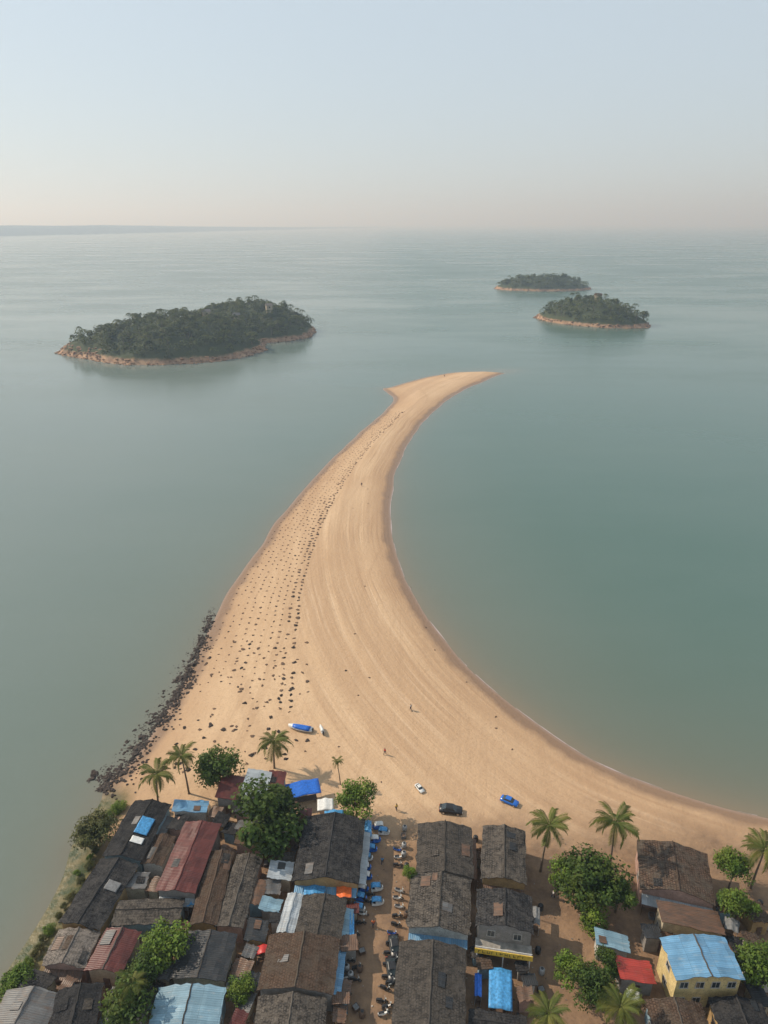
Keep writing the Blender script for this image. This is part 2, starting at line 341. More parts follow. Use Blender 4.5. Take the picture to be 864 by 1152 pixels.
# ------------------------------------------------------------------ rocks
def rock_mesh(seed, sub=2, flat=.65, m='rock'):
    bm = bmesh.new(); bmesh.ops.create_icosphere(bm, subdivisions=sub, radius=1)
    for v in bm.verts:
        n = noise.noise(v.co*1.1+Vector((seed*7.3,0,0)))*.6+noise.noise(v.co*2.6+Vector((0,seed*3.1,0)))*.35
        v.co *= 1+n; v.co.z *= flat
    me = bpy.data.meshes.new('rock'); bm.to_mesh(me); bm.free(); me.materials.append(M[m]); return me
RM = [rock_mesh(i) for i in range(6)]; SM = [rock_mesh(i+9, 2, .45, 'mark') for i in range(5)]
def merge_rocks(name, items, m):
    vs = []; fs = []; b = 0; data = [(np.array([v.co[:] for v in me.vertices]), [tuple(p.vertices) for p in me.polygons]) for me in [rock_mesh(i+20, 1) for i in range(4)]]
    for (x, y, z, r) in items:
        V, Fc = random.choice(data); a = random.random()*6.28; ca, sa = math.cos(a), math.sin(a)
        W = np.stack([V[:,0]*ca-V[:,1]*sa, (V[:,0]*sa+V[:,1]*ca)*random.uniform(.7,1.2), V[:,2]],1)*r+np.array([x,y,z])
        vs.extend(W.tolist()); fs.extend([tuple(i+b for i in f) for f in Fc]); b += len(V)
    return mesh_obj(name, vs, fs, m)
band = [(240,682,2),(232,705,6),(220,733,9),(203,765,12),(181,800,14),(154,832,17),(127,862,22),(105,886,19)]
def bandpt(wide=1.):
    while True:
        t = random.random()**.8*(len(band)-1); i = min(int(t), len(band)-2); f = t-i; a, b = band[i], band[i+1]
        w = (a[2]+(b[2]-a[2])*f)*wide*(.75+.6*noise.noise(Vector((t*2.3,0,5))))
        g_ = random.gauss(0,.5)
        x, y = a[0]+(b[0]-a[0])*f+g_*w, a[1]+(b[1]-a[1])*f+g_*w*.55
        if noise.noise(Vector((x*.09,y*.09,8))) < -.28 and random.random() < .7: continue
        if G(x, y).z > -.6: return x, y
for i in range(295):
    p = G(*bandpt()); r = random.uniform(.3, .62)*(1.5 if random.random() < .15 else 1)
    o = bpy.data.objects.new('boulder', random.choice(RM)); C.objects.link(o); o.location = (p.x, p.y, max(p.z,-.25)+r*.1)
    o.rotation_euler = (random.uniform(-.3,.3), random.uniform(-.3,.3), random.uniform(0,6.28)); o.scale = (r, r*random.uniform(.7,1.2), r*.85)
    tag(o, 'dark rough boulder in the rocky bank on the left side of the beach', 'rock', 'boulders of the rocky bank')
its = []
for i in range(2300):
    a = bandpt(1.25); p = G(*a); its.append((p.x, p.y, max(p.z,-.22)+.04, random.uniform(.13,.38)))
tag(merge_rocks('loose_rock', its, M['rock']), 'small dark loose rocks filling the gaps of the rocky bank', 'rocks', kind='stuff')
# rows of dark clumps in place of marks in the sand, plus scattered stones
def edge_x(tab, y):
    for a, b in zip(tab, tab[1:]):
        if a[1] <= y <= b[1] and b[1] > a[1]: return a[0]+(b[0]-a[0])*(y-a[1])/(b[1]-a[1])
LT = LEFT[10:]; RT = RIGHT
marks = []
rows = [(.05,.26),(.09,.28),(.13,.3),(.17,.28),(.21,.32),(.25,.3),(.29,.34),(.325,.34),(.365,.46),(.40,.5)]
for t, big_ in rows:
    yv = 462+random.random()*5; ymax = 800 if t > .34 else 775
    while yv < ymax:
        xl, xr = edge_x(LT, yv), edge_x(RT, yv); tt = t*(1-.12*max(0,(yv-640)/150)); px = xl+(xr-xl)*tt
        p = P(px, yv, 1.5)
        if random.random() < .93: marks.append((px+random.gauss(0,.6), yv+random.gauss(0,.4), big_*random.uniform(.65,1.2)*(.8 if yv < 560 else 1)))
        step = random.uniform(1.8, 2.4) if t > .34 else random.uniform(2.3, 3.2)
        p2 = P(px, yv+.5, 1.5); mpy = abs(p.y-p2.y)*2; yv += step/mpy
for i in range(110):
    yv = random.uniform(720, 872); xl = 215-(yv-690)*.12; xr = 345+(yv-690)*.05
    marks.append((random.uniform(xl, xr), yv, random.uniform(.22,.55)))
for i in range(18): marks.append((random.uniform(380,600), random.uniform(700,900), random.uniform(.2,.36)))
for i in range(12): marks.append((random.uniform(395,480), random.uniform(440,690), random.uniform(.2,.35)))
marks.sort(key=lambda a: -a[2]*(a[1]-250))
for i, (px, py, r) in enumerate(marks[:298]):
    p = G(px, py); o = bpy.data.objects.new('beach_clump', SM[i % 5] if i > 40 and i % 7 else RM[i % 6]); C.objects.link(o); o.location = (p.x, p.y, p.z+r*.06)
    o.rotation_euler = (0, 0, random.uniform(0,6.28)); o.scale = (r, r*random.uniform(.5,1.), r*.7)
    tag(o, 'small dark clump lying in the dotted rows on the left half of the sandbar', 'stone', 'stones dotted over the sandbar')
its = []
for px, py, r in marks[298:]: p = G(px, py); its.append((p.x, p.y, p.z, r))
tag(merge_rocks('dotted_clumps', its, M['mark']), 'tiny dark clumps in rows far along the sandbar', 'stones', kind='stuff')
# ------------------------------------------------------------------ trees
def limb_mesh(h, r, nl, seed, spread):
    rn = random.Random(seed); mb = MB(); lean = rn.uniform(-.3,.3)
    mb.tube([(0,0,-.4),(lean*.3,0,h*.35),(lean,.1,h*.7),(lean*1.2,.1,h)], [r*1.25,r,r*.75,r*.4], 8)
    for i in range(nl):
        a = 6.28*i/nl+rn.uniform(-.4,.4); z0 = h*rn.uniform(.45,.75); x0 = lean*z0/h
        mb.tube([(x0,0,z0),(x0+math.cos(a)*spread*.4,math.sin(a)*spread*.4,z0+spread*.35),(x0+math.cos(a)*spread*.8,math.sin(a)*spread*.8,z0+spread*.75)], [r*.5,r*.32,r*.12], 6)
    return mb
def crown_pts(rad, nclump, nleaf, seed, zs=.75, cs=.42):
    r_ = np.random.default_rng(seed); pts = []; sh = []; ups = []
    for i in range(nclump):
        d = r_.normal(size=3); d /= np.linalg.norm(d); d[2] = d[2]*.9+.15
        cc = d*rad*r_.uniform(.35,.82)*np.array([1,1,zs]); cr = rad*cs*r_.uniform(.5,1.2)
        q_ = r_.normal(size=(nleaf,3)); q_ /= np.linalg.norm(q_,axis=1)[:,None]; qq = q_*cr*(r_.uniform(.5,1.12,size=nleaf)[:,None])
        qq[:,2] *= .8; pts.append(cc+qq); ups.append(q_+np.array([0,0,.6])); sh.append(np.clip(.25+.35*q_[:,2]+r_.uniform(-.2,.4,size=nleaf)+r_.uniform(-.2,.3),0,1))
    return np.vstack(pts), np.concatenate(sh), np.vstack(ups)
CROWN = {}
def crown_mesh(mat, i):
    if (mat, i) not in CROWN:
        p, s_, u_ = crown_pts(4., [20,26,17,30][i], [210,170,220,160][i], 100+i, [.75,.65,.85,.7][i])
        o = quads_mesh('crown', p, .9, .44, s_, M[mat], up=u_); CROWN[(mat,i)] = o.data; bpy.data.objects.remove(o)
    return CROWN[(mat,i)]
TRUNK = []
for i in range(3):
    o = limb_mesh(4., .2, 5, i, 2.6).build('trunk', M['bark'], smooth=True); TRUNK.append(o.data); bpy.data.objects.remove(o)
cnt = [0]
def tree(px, py, rpx, hc, label, mat='leaf', name='broadleaf_tree', cat='tree', group=None):
    g0 = 1.8; p = P(px, py, g0+hc); r = rpx*mpp(p); z = gz(p.x, p.y); i = cnt[0]; cnt[0] += 1
    root = thing(name, label, cat, (p.x, p.y, z), random.uniform(0,6.28), group)
    t = bpy.data.objects.new('trunk', TRUNK[i % 3]); link(t, root); s_ = hc/4.; t.scale = (r/4*.9, r/4*.9, s_)
    c_ = bpy.data.objects.new('crown', crown_mesh(mat, i % 4)); link(c_, root); c_.location = (0,0,hc); c_.scale = (r/4*1.02,)*3
    return root
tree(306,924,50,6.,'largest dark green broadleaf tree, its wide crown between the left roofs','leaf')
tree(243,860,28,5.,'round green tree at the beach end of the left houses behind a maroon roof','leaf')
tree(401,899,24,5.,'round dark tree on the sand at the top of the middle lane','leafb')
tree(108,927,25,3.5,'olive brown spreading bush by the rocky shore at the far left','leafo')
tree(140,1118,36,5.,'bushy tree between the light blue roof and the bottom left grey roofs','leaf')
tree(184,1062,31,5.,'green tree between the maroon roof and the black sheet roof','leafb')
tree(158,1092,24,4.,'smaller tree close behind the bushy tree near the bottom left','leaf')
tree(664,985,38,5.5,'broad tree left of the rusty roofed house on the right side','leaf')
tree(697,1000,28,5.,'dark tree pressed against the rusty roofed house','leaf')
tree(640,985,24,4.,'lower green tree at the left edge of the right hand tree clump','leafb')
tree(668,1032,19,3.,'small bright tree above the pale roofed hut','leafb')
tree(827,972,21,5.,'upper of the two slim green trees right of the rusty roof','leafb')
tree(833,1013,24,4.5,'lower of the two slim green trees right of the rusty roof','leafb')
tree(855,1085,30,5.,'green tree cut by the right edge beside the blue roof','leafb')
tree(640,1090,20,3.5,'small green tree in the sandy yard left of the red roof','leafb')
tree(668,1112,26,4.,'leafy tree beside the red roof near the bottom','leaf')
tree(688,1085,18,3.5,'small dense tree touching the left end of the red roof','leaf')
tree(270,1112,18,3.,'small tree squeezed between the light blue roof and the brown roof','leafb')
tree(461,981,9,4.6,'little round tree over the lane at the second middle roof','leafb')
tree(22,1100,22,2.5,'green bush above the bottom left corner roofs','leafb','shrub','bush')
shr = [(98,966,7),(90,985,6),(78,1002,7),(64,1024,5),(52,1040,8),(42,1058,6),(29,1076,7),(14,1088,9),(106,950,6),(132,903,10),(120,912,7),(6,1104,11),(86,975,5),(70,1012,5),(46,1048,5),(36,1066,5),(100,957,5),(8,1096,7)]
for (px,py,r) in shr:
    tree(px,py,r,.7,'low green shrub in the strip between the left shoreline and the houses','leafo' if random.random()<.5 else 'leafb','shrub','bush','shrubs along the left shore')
# palms
def frond_mesh(seed, L=4.0, droop=1.0):
    rn = random.Random(seed); mb = MB(); pts = []; n = 14
    for i in range(n+1):
        t = i/n; pts.append(Vector((L*(t-.18*t*t*droop), 0, L*(.42*t-.72*droop*t*t))))
    mb.tube(pts, [.05*(1-.8*i/n) for i in range(n+1)], 4)
    nl = 26
    for i in range(nl):
        t = .12+.86*i/nl; f = t*n; a = min(int(f), n-1); p = pts[a].lerp(pts[a+1], f-a); ll = L*.24*math.sin(math.pi*min(1,.18+.82*(1-t)))**.7+.12
        for s_ in (-1,1):
            dx = ll*.55+rn.uniform(-.08,.08); dy = s_*ll*.8; dz = -ll*(.4+rn.uniform(0,.4))
            w = .065; q = p+Vector((dx*.5,dy*.5,dz*.25)); e = p+Vector((dx,dy,dz))
            mb.poly([p+Vector((-w*.5,0,0)), q+Vector((-w,0,0)), e, q+Vector((w,0,0)), p+Vector((w*.5,0,0))])
    n_ = len(mb.v); o = mesh_obj('frond', mb.v, mb.f, M['frond'], attrs={'shade':[rn.random()*.3+.4 for _ in range(n_)]}); me = o.data; bpy.data.objects.remove(o); return me
FR = [frond_mesh(1,4,.8), frond_mesh(2,4,1.15), frond_mesh(3,3.7,1.5)]
def palm(px, py, rpx, h, lean, label, nf=20, thick=.17):
    top = P(px, py, 1.8+h); r = rpx*mpp(top)
    bx_, by_ = top.x-lean, top.y; z = gz(bx_, by_)
    root = thing('coconut_palm', label, 'palm tree', (bx_, by_, z)); hh = top.z-z
    MB().tube([(0,0,-.4),(0,0,.3),(lean*.2,0,hh*.35),(lean*.6,0,hh*.72),(lean,0,hh)], [thick*1.7,thick*1.2,thick,thick*.8,thick*.65], 8).build('trunk', M['bark'], root, True)
    for i in range(nf):
        f = bpy.data.objects.new('frond', FR[0 if i < nf*.4 else (1 if i < nf*.75 else 2)]); link(f, root); f.location = (lean,0,hh)
        a = i*2.39996+random.uniform(-.3,.3); up = .5 if i < nf*.4 else (0.05 if i < nf*.75 else -.35)
        f.rotation_euler = (random.uniform(-.3,.3), -up+random.uniform(-.2,.2), a); s_ = r/3.6*random.uniform(.75,1.1); f.scale = (s_,s_,s_)
    bm = MB()
    for i in range(6):
        a = i*1.05; cc = Vector((lean+math.cos(a)*.22, math.sin(a)*.22, hh-.25))
        bm.tube([cc+Vector((0,0,-.16)),cc+Vector((0,0,-.08)),cc,cc+Vector((0,0,.1)),cc+Vector((0,0,.16))],[.04,.13,.16,.11,.03],7)
    bm.build('coconut_bunch', M['wood'], root, True)
palm(176,871,21,7,.6,'leftmost coconut palm by the rocky shore')
palm(204,851,19,8.5,-.4,'coconut palm between the leftmost palm and the round beach tree')
palm(308,834,20,6.5,.3,'coconut palm alone on the open sand below the covered boat')
palm(379,857,8,5.5,-.5,'thin young palm on the sand above the middle lane',12,.09)
palm(618,929,25,10,.5,'tall coconut palm at the head of the sandy lane, left of its twin',18)
palm(692,925,27,10,-.4,'tall coconut palm standing behind the right hand tree clump',19)
palm(860,957,24,8,.4,'coconut palm cut by the right edge of the view')
palm(617,1140,28,6,.5,'coconut palm at the bottom edge in the sandy yard',16)
palm(698,1133,28,6,-.3,'yellowish coconut palm at the bottom edge below the red roof',18)
palm(148,1108,22,7,.3,'coconut palm rising from the bushy tree at the bottom left',15)
# ------------------------------------------------------------------ houses
def window(root, x, y, z, w, h, face, frame='frame'):
    d = .07; mb = MB(); 
    rot = {'f':0,'b':math.pi,'l':-math.pi/2,'r':math.pi/2}[face]
    for (a,b,sx_,sz_) in ((0,h/2+.04,w+.16,.08),(0,-h/2-.04,w+.3,.08),(-w/2-.04,0,.08,h),(w/2+.04,0,.08,h),(0,0,.05,h)): mb.box(a,0,b,sx_,d*(1.8 if b < -h*.4 else 1),sz_)
    f = mb.build('window', M[frame], root); f.location = (x,y,z); f.rotation_euler = (0,0,rot)
    MB().box(0,.02,0,w,.04,h).build('pane', M['glass'], f)
def door(root, x, y, w, h, face, m):
    rot = {'f':0,'b':math.pi,'l':-math.pi/2,'r':math.pi/2}[face]
    d = MB().box(0,0,h/2,w,.07,h).build('door', m, root); d.location = (x,y,0); d.rotation_euler = (0,0,rot)
    MB().box(w*.35,-.06,h*.5,.05,.06,.14).build('handle', M['metal'], d)
def roof_sheet(mb, uvs, x0, x1, z0, z1, y0, y1, seed, jit=.05, nxx=6, nyy=10):
    b = len(mb.v)
    sl = math.hypot(x1-x0, z1-z0)
    for j in range(nyy+1):
        for i in range(nxx+1):
            u = i/nxx; yy = y0+(y1-y0)*j/nyy; n_ = noise.noise(Vector((u*3+seed, yy*.5, seed*.7)))*jit*2
            e = jit*3.5*noise.noise(Vector((j*1.7+seed, i*2.1, 4))) if j in (0, nyy) or i == nxx else 0
            mb.v.append(Vector((x0+(x1-x0)*u+(e if i == nxx else 0), yy+(e if j in (0,nyy) else 0), z0+(z1-z0)*u+n_))); uvs.append((yy, u*sl+(20 if x1 < x0 else 0)))
    for j in range(nyy):
        for i in range(nxx):
            a = b+j*(nxx+1)+i; q_ = (a, a+1, a+nxx+2, a+nxx+1); mb.f.append(q_ if x1 > x0 else q_[::-1])
hn = [0]; FOOT = []; PITCHR = .25
def house(f, b, wpx, h, rm, label, kind='gable', pitch=PITCHR, wall=None, awn=None, wins=True, name='house', cat='house', base=1.8, jit=.08, swap=False, geo=None, patch=True, wsp=3.2):
    i = hn[0]; hn[0] += 1; ze = base+h
    if geo: cen, W, L, th = geo; cen = Vector((cen[0], cen[1], ze))
    else:
        A = P(f[0], f[1], ze); B = P(b[0], b[1], ze); cen = (A+B)/2; ax = B-A; L = ax.length; th = math.atan2(ax.y, ax.x)-math.pi/2
        W = wpx*mpp(cen)*abs(math.cos(th))
    z = gz(cen.x, cen.y)
    if swap: th += math.pi/2; W, L = L, W
    FOOT.append((cen.x, cen.y, th, W, L))
    root = thing(name, label, cat, (cen.x, cen.y, z), th); h = ze-z
    wm = wall or WALLS[(i*7+3) % len(WALLS)]; ww, ll = W-.7, L-.7; rh = W/2*pitch if kind == 'gable' else W*.14
    mb = MB()
    if kind == 'gable': e = [(-ww/2,-.3),(ww/2,-.3),(ww/2,h-.05+.35*pitch-.14),(0,h+rh-.2),(-ww/2,h-.05+.35*pitch-.14)]
    else: e = [(-ww/2,-.3),(ww/2,-.3),(ww/2,h-.1),(-ww/2,h+rh-.17)]
    mb.loft([[(x,-ll/2,zz) for x,zz in e],[(x,ll/2,zz) for x,zz in e]]); mb.build('wall', wm, root)
    rb = MB(); uv = []
    if kind == 'gable':
        roof_sheet(rb, uv, 0, W/2, h+rh, h, -L/2, L/2, i*3.3, jit); roof_sheet(rb, uv, 0, -W/2, h+rh, h, -L/2, L/2, i*3.3, jit)
    else: roof_sheet(rb, uv, -W/2, W/2, h+rh, h, -L/2, L/2, i*3.3, jit, 9)
    ro = mesh_obj('roof', rb.v, rb.f, M[rm], root, uv=uv); md = ro.modifiers.new('thickness','SOLIDIFY'); md.thickness = .1; md.offset = -1
    if kind == 'gable':
        pts = [(.05*math.sin(j*2.1+i), -L/2-.03+(L+.06)*j/10, h+rh+.01+noise.noise(Vector((i*3.3, (-L/2+L*j/10)*.5, i*3.3*.7)))*jit*2) for j in range(11)]
        MB().tube(pts, .1, 6).build('ridge_cap', M[rm] if i % 3 else M['tile_grey'], ro)
    if patch and W > 3:
        rn = random.Random(i*11+3)
        for q_ in range(rn.randint(0, 3) if rm.startswith('tile') else rn.randint(0,1)):
            s_ = rn.choice((-1,1)); pw, pl = rn.uniform(.7,1.6), rn.uniform(.9,2.2); pw = min(pw, W*.3); pl = min(pl, L*.4)
            cy = rn.uniform(-.5,.5)*(L-pl-.4); rb = MB(); uv = []
            if kind == 'gable': xa = rn.uniform(.1, max(.12, W/2-pw-.15)); za = h+rh*(1-xa/(W/2)); zb = h+rh*(1-(xa+pw)/(W/2)); xa_, xb_ = s_*xa, s_*(xa+pw)
            else: xa_ = rn.uniform(-.5,.5)*(W-pw-.4)-pw/2; xb_ = xa_+pw; za = h+rh*(.5-xa_/W); zb = h+rh*(.5-xb_/W)
            roof_sheet(rb, uv, xa_, xb_, za+.1, zb+.1, cy-pl/2, cy+pl/2, i+q_, .04, 2, 3)
            po = mesh_obj('patch_sheet', rb.v, rb.f, M[rn.choice(['tin_grey','tin_rust','tin_rust','tin_black','tile_dark','tile_grey','tile_brown'])], ro, uv=uv)
            md = po.modifiers.new('thickness','SOLIDIFY'); md.thickness = .05
    if wins:
        rows_ = [1.5] + ([h-1.6] if h > 5 else [])
        for ri, zz in enumerate(rows_):
            n_ = max(1, int(ww/wsp))
            for a in range(n_):
                xx = -ww/2+ww*(a+.5)/n_
                if ri == 0 and a == n_//2: door(root, xx, -ll/2-.045, .95, 2.05, 'f', M['wood'])
                else: window(root, xx, -ll/2-.045, zz, 1.0, 1.1, 'f')
            ns_ = max(1, int(ll/(wsp*1.35)))
            for a in range(ns_):
                yy = -ll/2+ll*(a+.5)/ns_; window(root, ww/2+.045, yy, zz, .9, 1., 'r'); window(root, -ww/2-.045, yy, zz, .9, 1., 'l')
    if awn:
        for side, m_, dep in awn:
            rb = MB(); uv = []; dz = .25*dep
            hh = min(h-.25, 2.9)
            if side == 'f':
                roof_sheet(rb, uv, 0, dep, hh, hh-dz, -ww/2, ww/2, i+.5, .03, 3, 8); ao = mesh_obj('awning', rb.v, rb.f, M[m_], root, uv=uv); ao.location = (0,-ll/2-.02,0); ao.rotation_euler = (0,0,-math.pi/2)
                xs_ = -ww/2+.15, ww/2-.15
            else:
                s_ = 1 if side == 'r' else -1
                roof_sheet(rb, uv, 0, dep, hh, hh-dz, -ll*.42, ll*.42, i+.5, .03, 3, 8); ao = mesh_obj('awning', rb.v, rb.f, M[m_], root, uv=uv); ao.location = (s_*(ww/2+.02),0,0); ao.rotation_euler = (0,0,0 if s_ > 0 else math.pi)
                xs_ = -ll*.4, ll*.4
            md = ao.modifiers.new('thickness','SOLIDIFY'); md.thickness = .05
            for yy in xs_: MB().tube([(dep-.12,yy,-.2),(dep-.12,yy,hh-dz-.03)], .05, 6).build('post', M['wood'], ao)
    return root, W, L, h
HS = [
 ((136,966),(172,903),46,3.6,'tile_dark','dark tiled long house nearest the rocky shore with light blue sheet on top',{'awn':[('r','tin_grey',1.2)]}),
 ((88,1043),(135,969),50,3.6,'tile_dark','second dark tiled house along the left shore, below the first',{}),
 ((70,1088),(90,1047),50,3.2,'tile_tan','pale grey tan roofed house at the left shore',{'awn':[('f','tin_rust',1.3)]}),
 ((116,1094),(139,1046),43,3.4,'tin_red','dark red roofed house right of the tan roof at the lower left',{}),
 ((197,1004),(228,926),44,4.2,'tin_red','long maroon roofed house in the middle of the left cluster',{'pitch':.2,'awn':[('f','tin_pale',1.2)]}),
 ((170,973),(186,940),26,3.,'tile_brown','small brown roofed hut left of the long maroon roof',{'wins':False}),
 ((163,1040),(172,1011),74,3.2,'tile_grey','low grey tiled house below the long maroon roof',{'swap':True}),
 ((228,1040),(250,958),30,3.6,'tile_brown','narrow brown tiled house beside the long maroon roof',{}),
 ((257,1044),(281,962),32,3.4,'tile_grey','narrow grey tiled house right of the narrow brown one',{}),
 ((222,1103),(238,1049),62,3.6,'tin_black','black sheet roofed house in the lower left cluster',{'pitch':.16}),
 ((255,900),(264,873),26,3.6,'tin_red','small maroon roofed shop beside the white one at the beach end',{'kind':'shed','patch':False}),
 ((284,897),(293,868),28,4.,'tin_pale','small white sheet roofed shop at the beach end',{'kind':'shed'}),
 ((309,884),(313,868),20,3.4,'tin_red','tiny dark red hut beside the white shop at the beach end',{'kind':'shed','wins':False}),
 ((366,993),(377,920),72,4.2,'tile_dark','large dark tiled house facing the lane right of the big tree',{'awn':[('f','tin_blue',1.4),('r','tin_pale',1.3)]}),
 ((321,1050),(333,1006),20,3.4,'tin_pale','narrow pale corrugated house left of the dark brown roof',{}),
 ((357,1055),(366,1009),52,3.6,'tile_grey','grey brown tiled house below the orange awning',{'awn':[('r','tin_sky',1.4)]}),
 ((332,1117),(343,1054),84,4.,'tile_brown','wide rusty brown tiled house on the left of the lane',{'awn':[('r','tin_blue',1.2)]}),
 ((323,1170),(330,1122),80,3.6,'tile_grey','grey tiled house cut by the bottom edge below the wide brown roof',{}),
 ((204,1162),(217,1110),78,4.,'tin_sky','light blue sheet roofed house at the bottom edge',{'pitch':.16}),
 ((14,1164),(40,1115),66,3.4,'tin_grey','grey sheet roofed house in the bottom left corner',{}),
 ((80,1162),(92,1110),52,3.6,'tile_dark','dark tiled house right of the bottom left corner house',{}),
 ((314,990),(318,970),27,3.,'tin_pale','small white roofed hut below the biggest tree',{'kind':'shed','wins':False}),
 ((302,1026),(307,1011),24,2.8,'tin_sky','tiny pale blue roofed hut left of the narrow pale house',{'kind':'shed','wins':False}),
 ((213,915),(216,902),38,3.,'tin_blue','low blue roofed shed behind the long maroon roof',{'kind':'shed','wins':False}),
 ((283,1018),(288,990),24,3.,'tin_rust','rusty shed between the narrow grey house and the white hut',{'kind':'shed','wins':False}),
 ((286,1060),(292,1035),24,2.8,'tin_black','black sheet shed left of the narrow pale house',{'kind':'shed','wins':False}),
 ((278,953),(284,935),30,3.,'tin_rust','rusty roofed shed under the left side of the biggest tree',{'kind':'shed','wins':False}),
 ((148,1001),(154,982),30,2.8,'tin_grey','grey lean shed between the dark shore houses and the maroon roof',{'kind':'shed','wins':False}),
 ((500,985),(501,928),63,4.2,'tile_grey','weathered grey tiled house at the beach end right of the middle lane',{'awn':[('r','tin_rust',1.)]}),
 ((493,1048),(497,986),70,4.4,'tile_grey','second weathered tiled house right of the middle lane',{'awn':[('f','tin_blue',1.2)]}),
 ((482,1163),(487,1063),80,4.4,'tile_grey','long weathered tiled house right of the middle lane at the bottom edge',{}),
 ((567,992),(567,932),50,4.4,'tile_grey','narrow tall tiled house left of the sandy lane, nearest the beach',{'awn':[('f','tin_rust',1.2)]}),
 ((763,1009),(755,953),80,4.,'tile_brown','wide rusty tiled house on the right side under the twin palms',{'awn':[('f','tin_pale',1.6)]}),
 ((780,1048),(772,1022),70,3.4,'tin_rust','low rust roofed house between the wide rusty house and the yellow house',{'kind':'shed'}),
 ((718,1106),(711,1080),40,3.,'tin_redb','bright red roofed shed left of the yellow house',{'kind':'shed'}),
 ((690,1069),(687,1049),38,3.,'tin_sky','small hut with a pale blue sheet roof right of the sandy yard',{'kind':'shed','wins':False}),
 ((770,1168),(757,1126),64,3.4,'tile_brown','dark brown roofed house at the bottom edge left of the corner',{}),
 ((842,1164),(826,1124),60,3.4,'tile_dark','dark roofed house in the bottom right corner',{}),
 ((560,1166),(560,1138),66,3.4,'tile_dark','dark roofed house at the bottom edge below the blue covered yard',{'swap':True}),
]
ROOTS = []
for f, b, w, h, rm, lab, kw in HS: ROOTS.append(house(f, b, w, h, rm, lab, **kw))
yh = house((800,1102),(779,1054),76,6.2,'tin_blue','two storey yellow house with a corrugated light blue roof', pitch=.15, wall=M['yellow'], patch=False, wsp=2.1)
root, W, L, h = house((568,1046),(568,1004),64,6.2,'tile_dark','two storey dark roofed shop with a balcony and a long yellow sign', wall=WALLS[1])
MB().box(0,-L/2-.6,3.05,W-.2,2.1,.14).build('balcony', M['concrete'], root)
mb = MB()
mb.box(0,-L/2-1.55,4.15,W-.3,.06,.07)
for i in range(15): mb.box(-W/2+.3+(W-.6)*i/14,-L/2-1.55,3.62,.05,.05,1.0)
mb.build('railing', M['white'], root)
sg = MB().box(0,-L/2-1.7,3.45,W-.1,.08,.95).build('sign_board', M['yellowp'], root)
mb = MB(); x = -W/2+.6
while x < W/2-.8:
    w_ = random.uniform(.2,.42); mb.box(x,-L/2-1.748,3.45,.08,.015,.5)
    if random.random() < .7: mb.box(x+w_/2,-L/2-1.751,3.45+random.choice((-.2,0,.2)),w_,.014,.09)
    if random.random() < .5: mb.box(x+w_,-L/2-1.754,3.45,.07,.012,.48)
    x += w_+.28
mb.build('sign_lettering', M['blackp'], sg)
for xx in (-W/2+.4, 0, W/2-.4): MB().tube([(xx,-L/2-1.5,-.2),(xx,-L/2-1.5,2.97)], .09, 8).build('post', M['white'], root)
def canopy(px, py, wpx, lpx, h, m, label, rz=0):
    p = P(px, py, 1.8+h); s_ = mpp(p); w = wpx*s_; a_ = P(px, py+lpx/2, 1.8+h); b_ = P(px, py-lpx/2, 1.8+h); ax = b_-a_; l = ax.length; rz += math.atan2(ax.y, ax.x)-math.pi/2
    z = gz(p.x,p.y); hh = p.z-z
    FOOT.append((p.x, p.y, rz, w, l))
    root = thing('market_stall', label, 'stall', (p.x,p.y,z), rz)
    n = 8; vs = []; fs = []
    for j in range(n+1):
        for i in range(n+1):
            x, y = (i/n-.5)*w, (j/n-.5)*l; vs.append((x,y,hh+.25*(1-abs(2*i/n-1))-.1*math.sin(math.pi*i/n*2)**2+.1*noise.noise(Vector((x+px,y+py,0)))))
    for j in range(n):
        for i in range(n): a = j*(n+1)+i; fs.append((a,a+1,a+n+2,a+n+1))
    o = mesh_obj('canopy', vs, fs, m, root, smooth=True); md = o.modifiers.new('t','SOLIDIFY'); md.thickness = .03
    for a in (-1,1):
        for b in (-1,1): MB().tube([(a*(w/2-.1),b*(l/2-.1),-.1),(a*(w/2-.1),b*(l/2-.1),hh+.02)], .035, 6).build('post', M['metal'], root)
    MB().box(0,-l*.2,.85,w*.75,l*.35,.06).box(-w*.33,-l*.2,.42,.06,l*.3,.8).box(w*.33,-l*.2,.42,.06,l*.3,.8).build('counter', M['wood'], root)
    return root
def roof_tarp(idx, x, y, w, l, m, label):
    r_, W_, L_, h_ = ROOTS[idx]; pitch = PITCHR; rh = W_/2*pitch; Mx = Matrix.Translation(r_.location) @ Matrix.Rotation(r_.rotation_euler.z, 4, 'Z')
    vs, fs = [], []; n = 10
    for j in range(n+1):
        for i in range(n+1):
            xx, yy = x+(i/n-.5)*w, y+(j/n-.5)*l; zz = h_+rh*(1-abs(xx)/(W_/2))+.2+.05*noise.noise(Vector((xx*2,yy*2,idx)))
            vs.append(Mx @ Vector((xx+.1*noise.noise(Vector((yy,idx,1))),yy,zz)))
    for j in range(n):
        for i in range(n): a = j*(n+1)+i; fs.append((a,a+1,a+n+2,a+n+1))
    o = mesh_obj('tarpaulin', vs, fs, m, smooth=True); md = o.modifiers.new('t','SOLIDIFY'); md.thickness = .03; tag(o, label, 'tarp')
roof_tarp(0, 1.2, 0.3, 2.2, 3.4, M['cyan'], 'light blue sheet on the roof of the dark house nearest the rocky shore')
roof_tarp(0, 1.3, -2.6, 2.0, 1.2, M['white'], 'white sheet below the light blue sheet on the shoremost dark roof')
roof_tarp(1, 1.6, 1.0, 2.0, 1.6, M['greycloth'], 'greyish sheet patching the second dark shore roof')
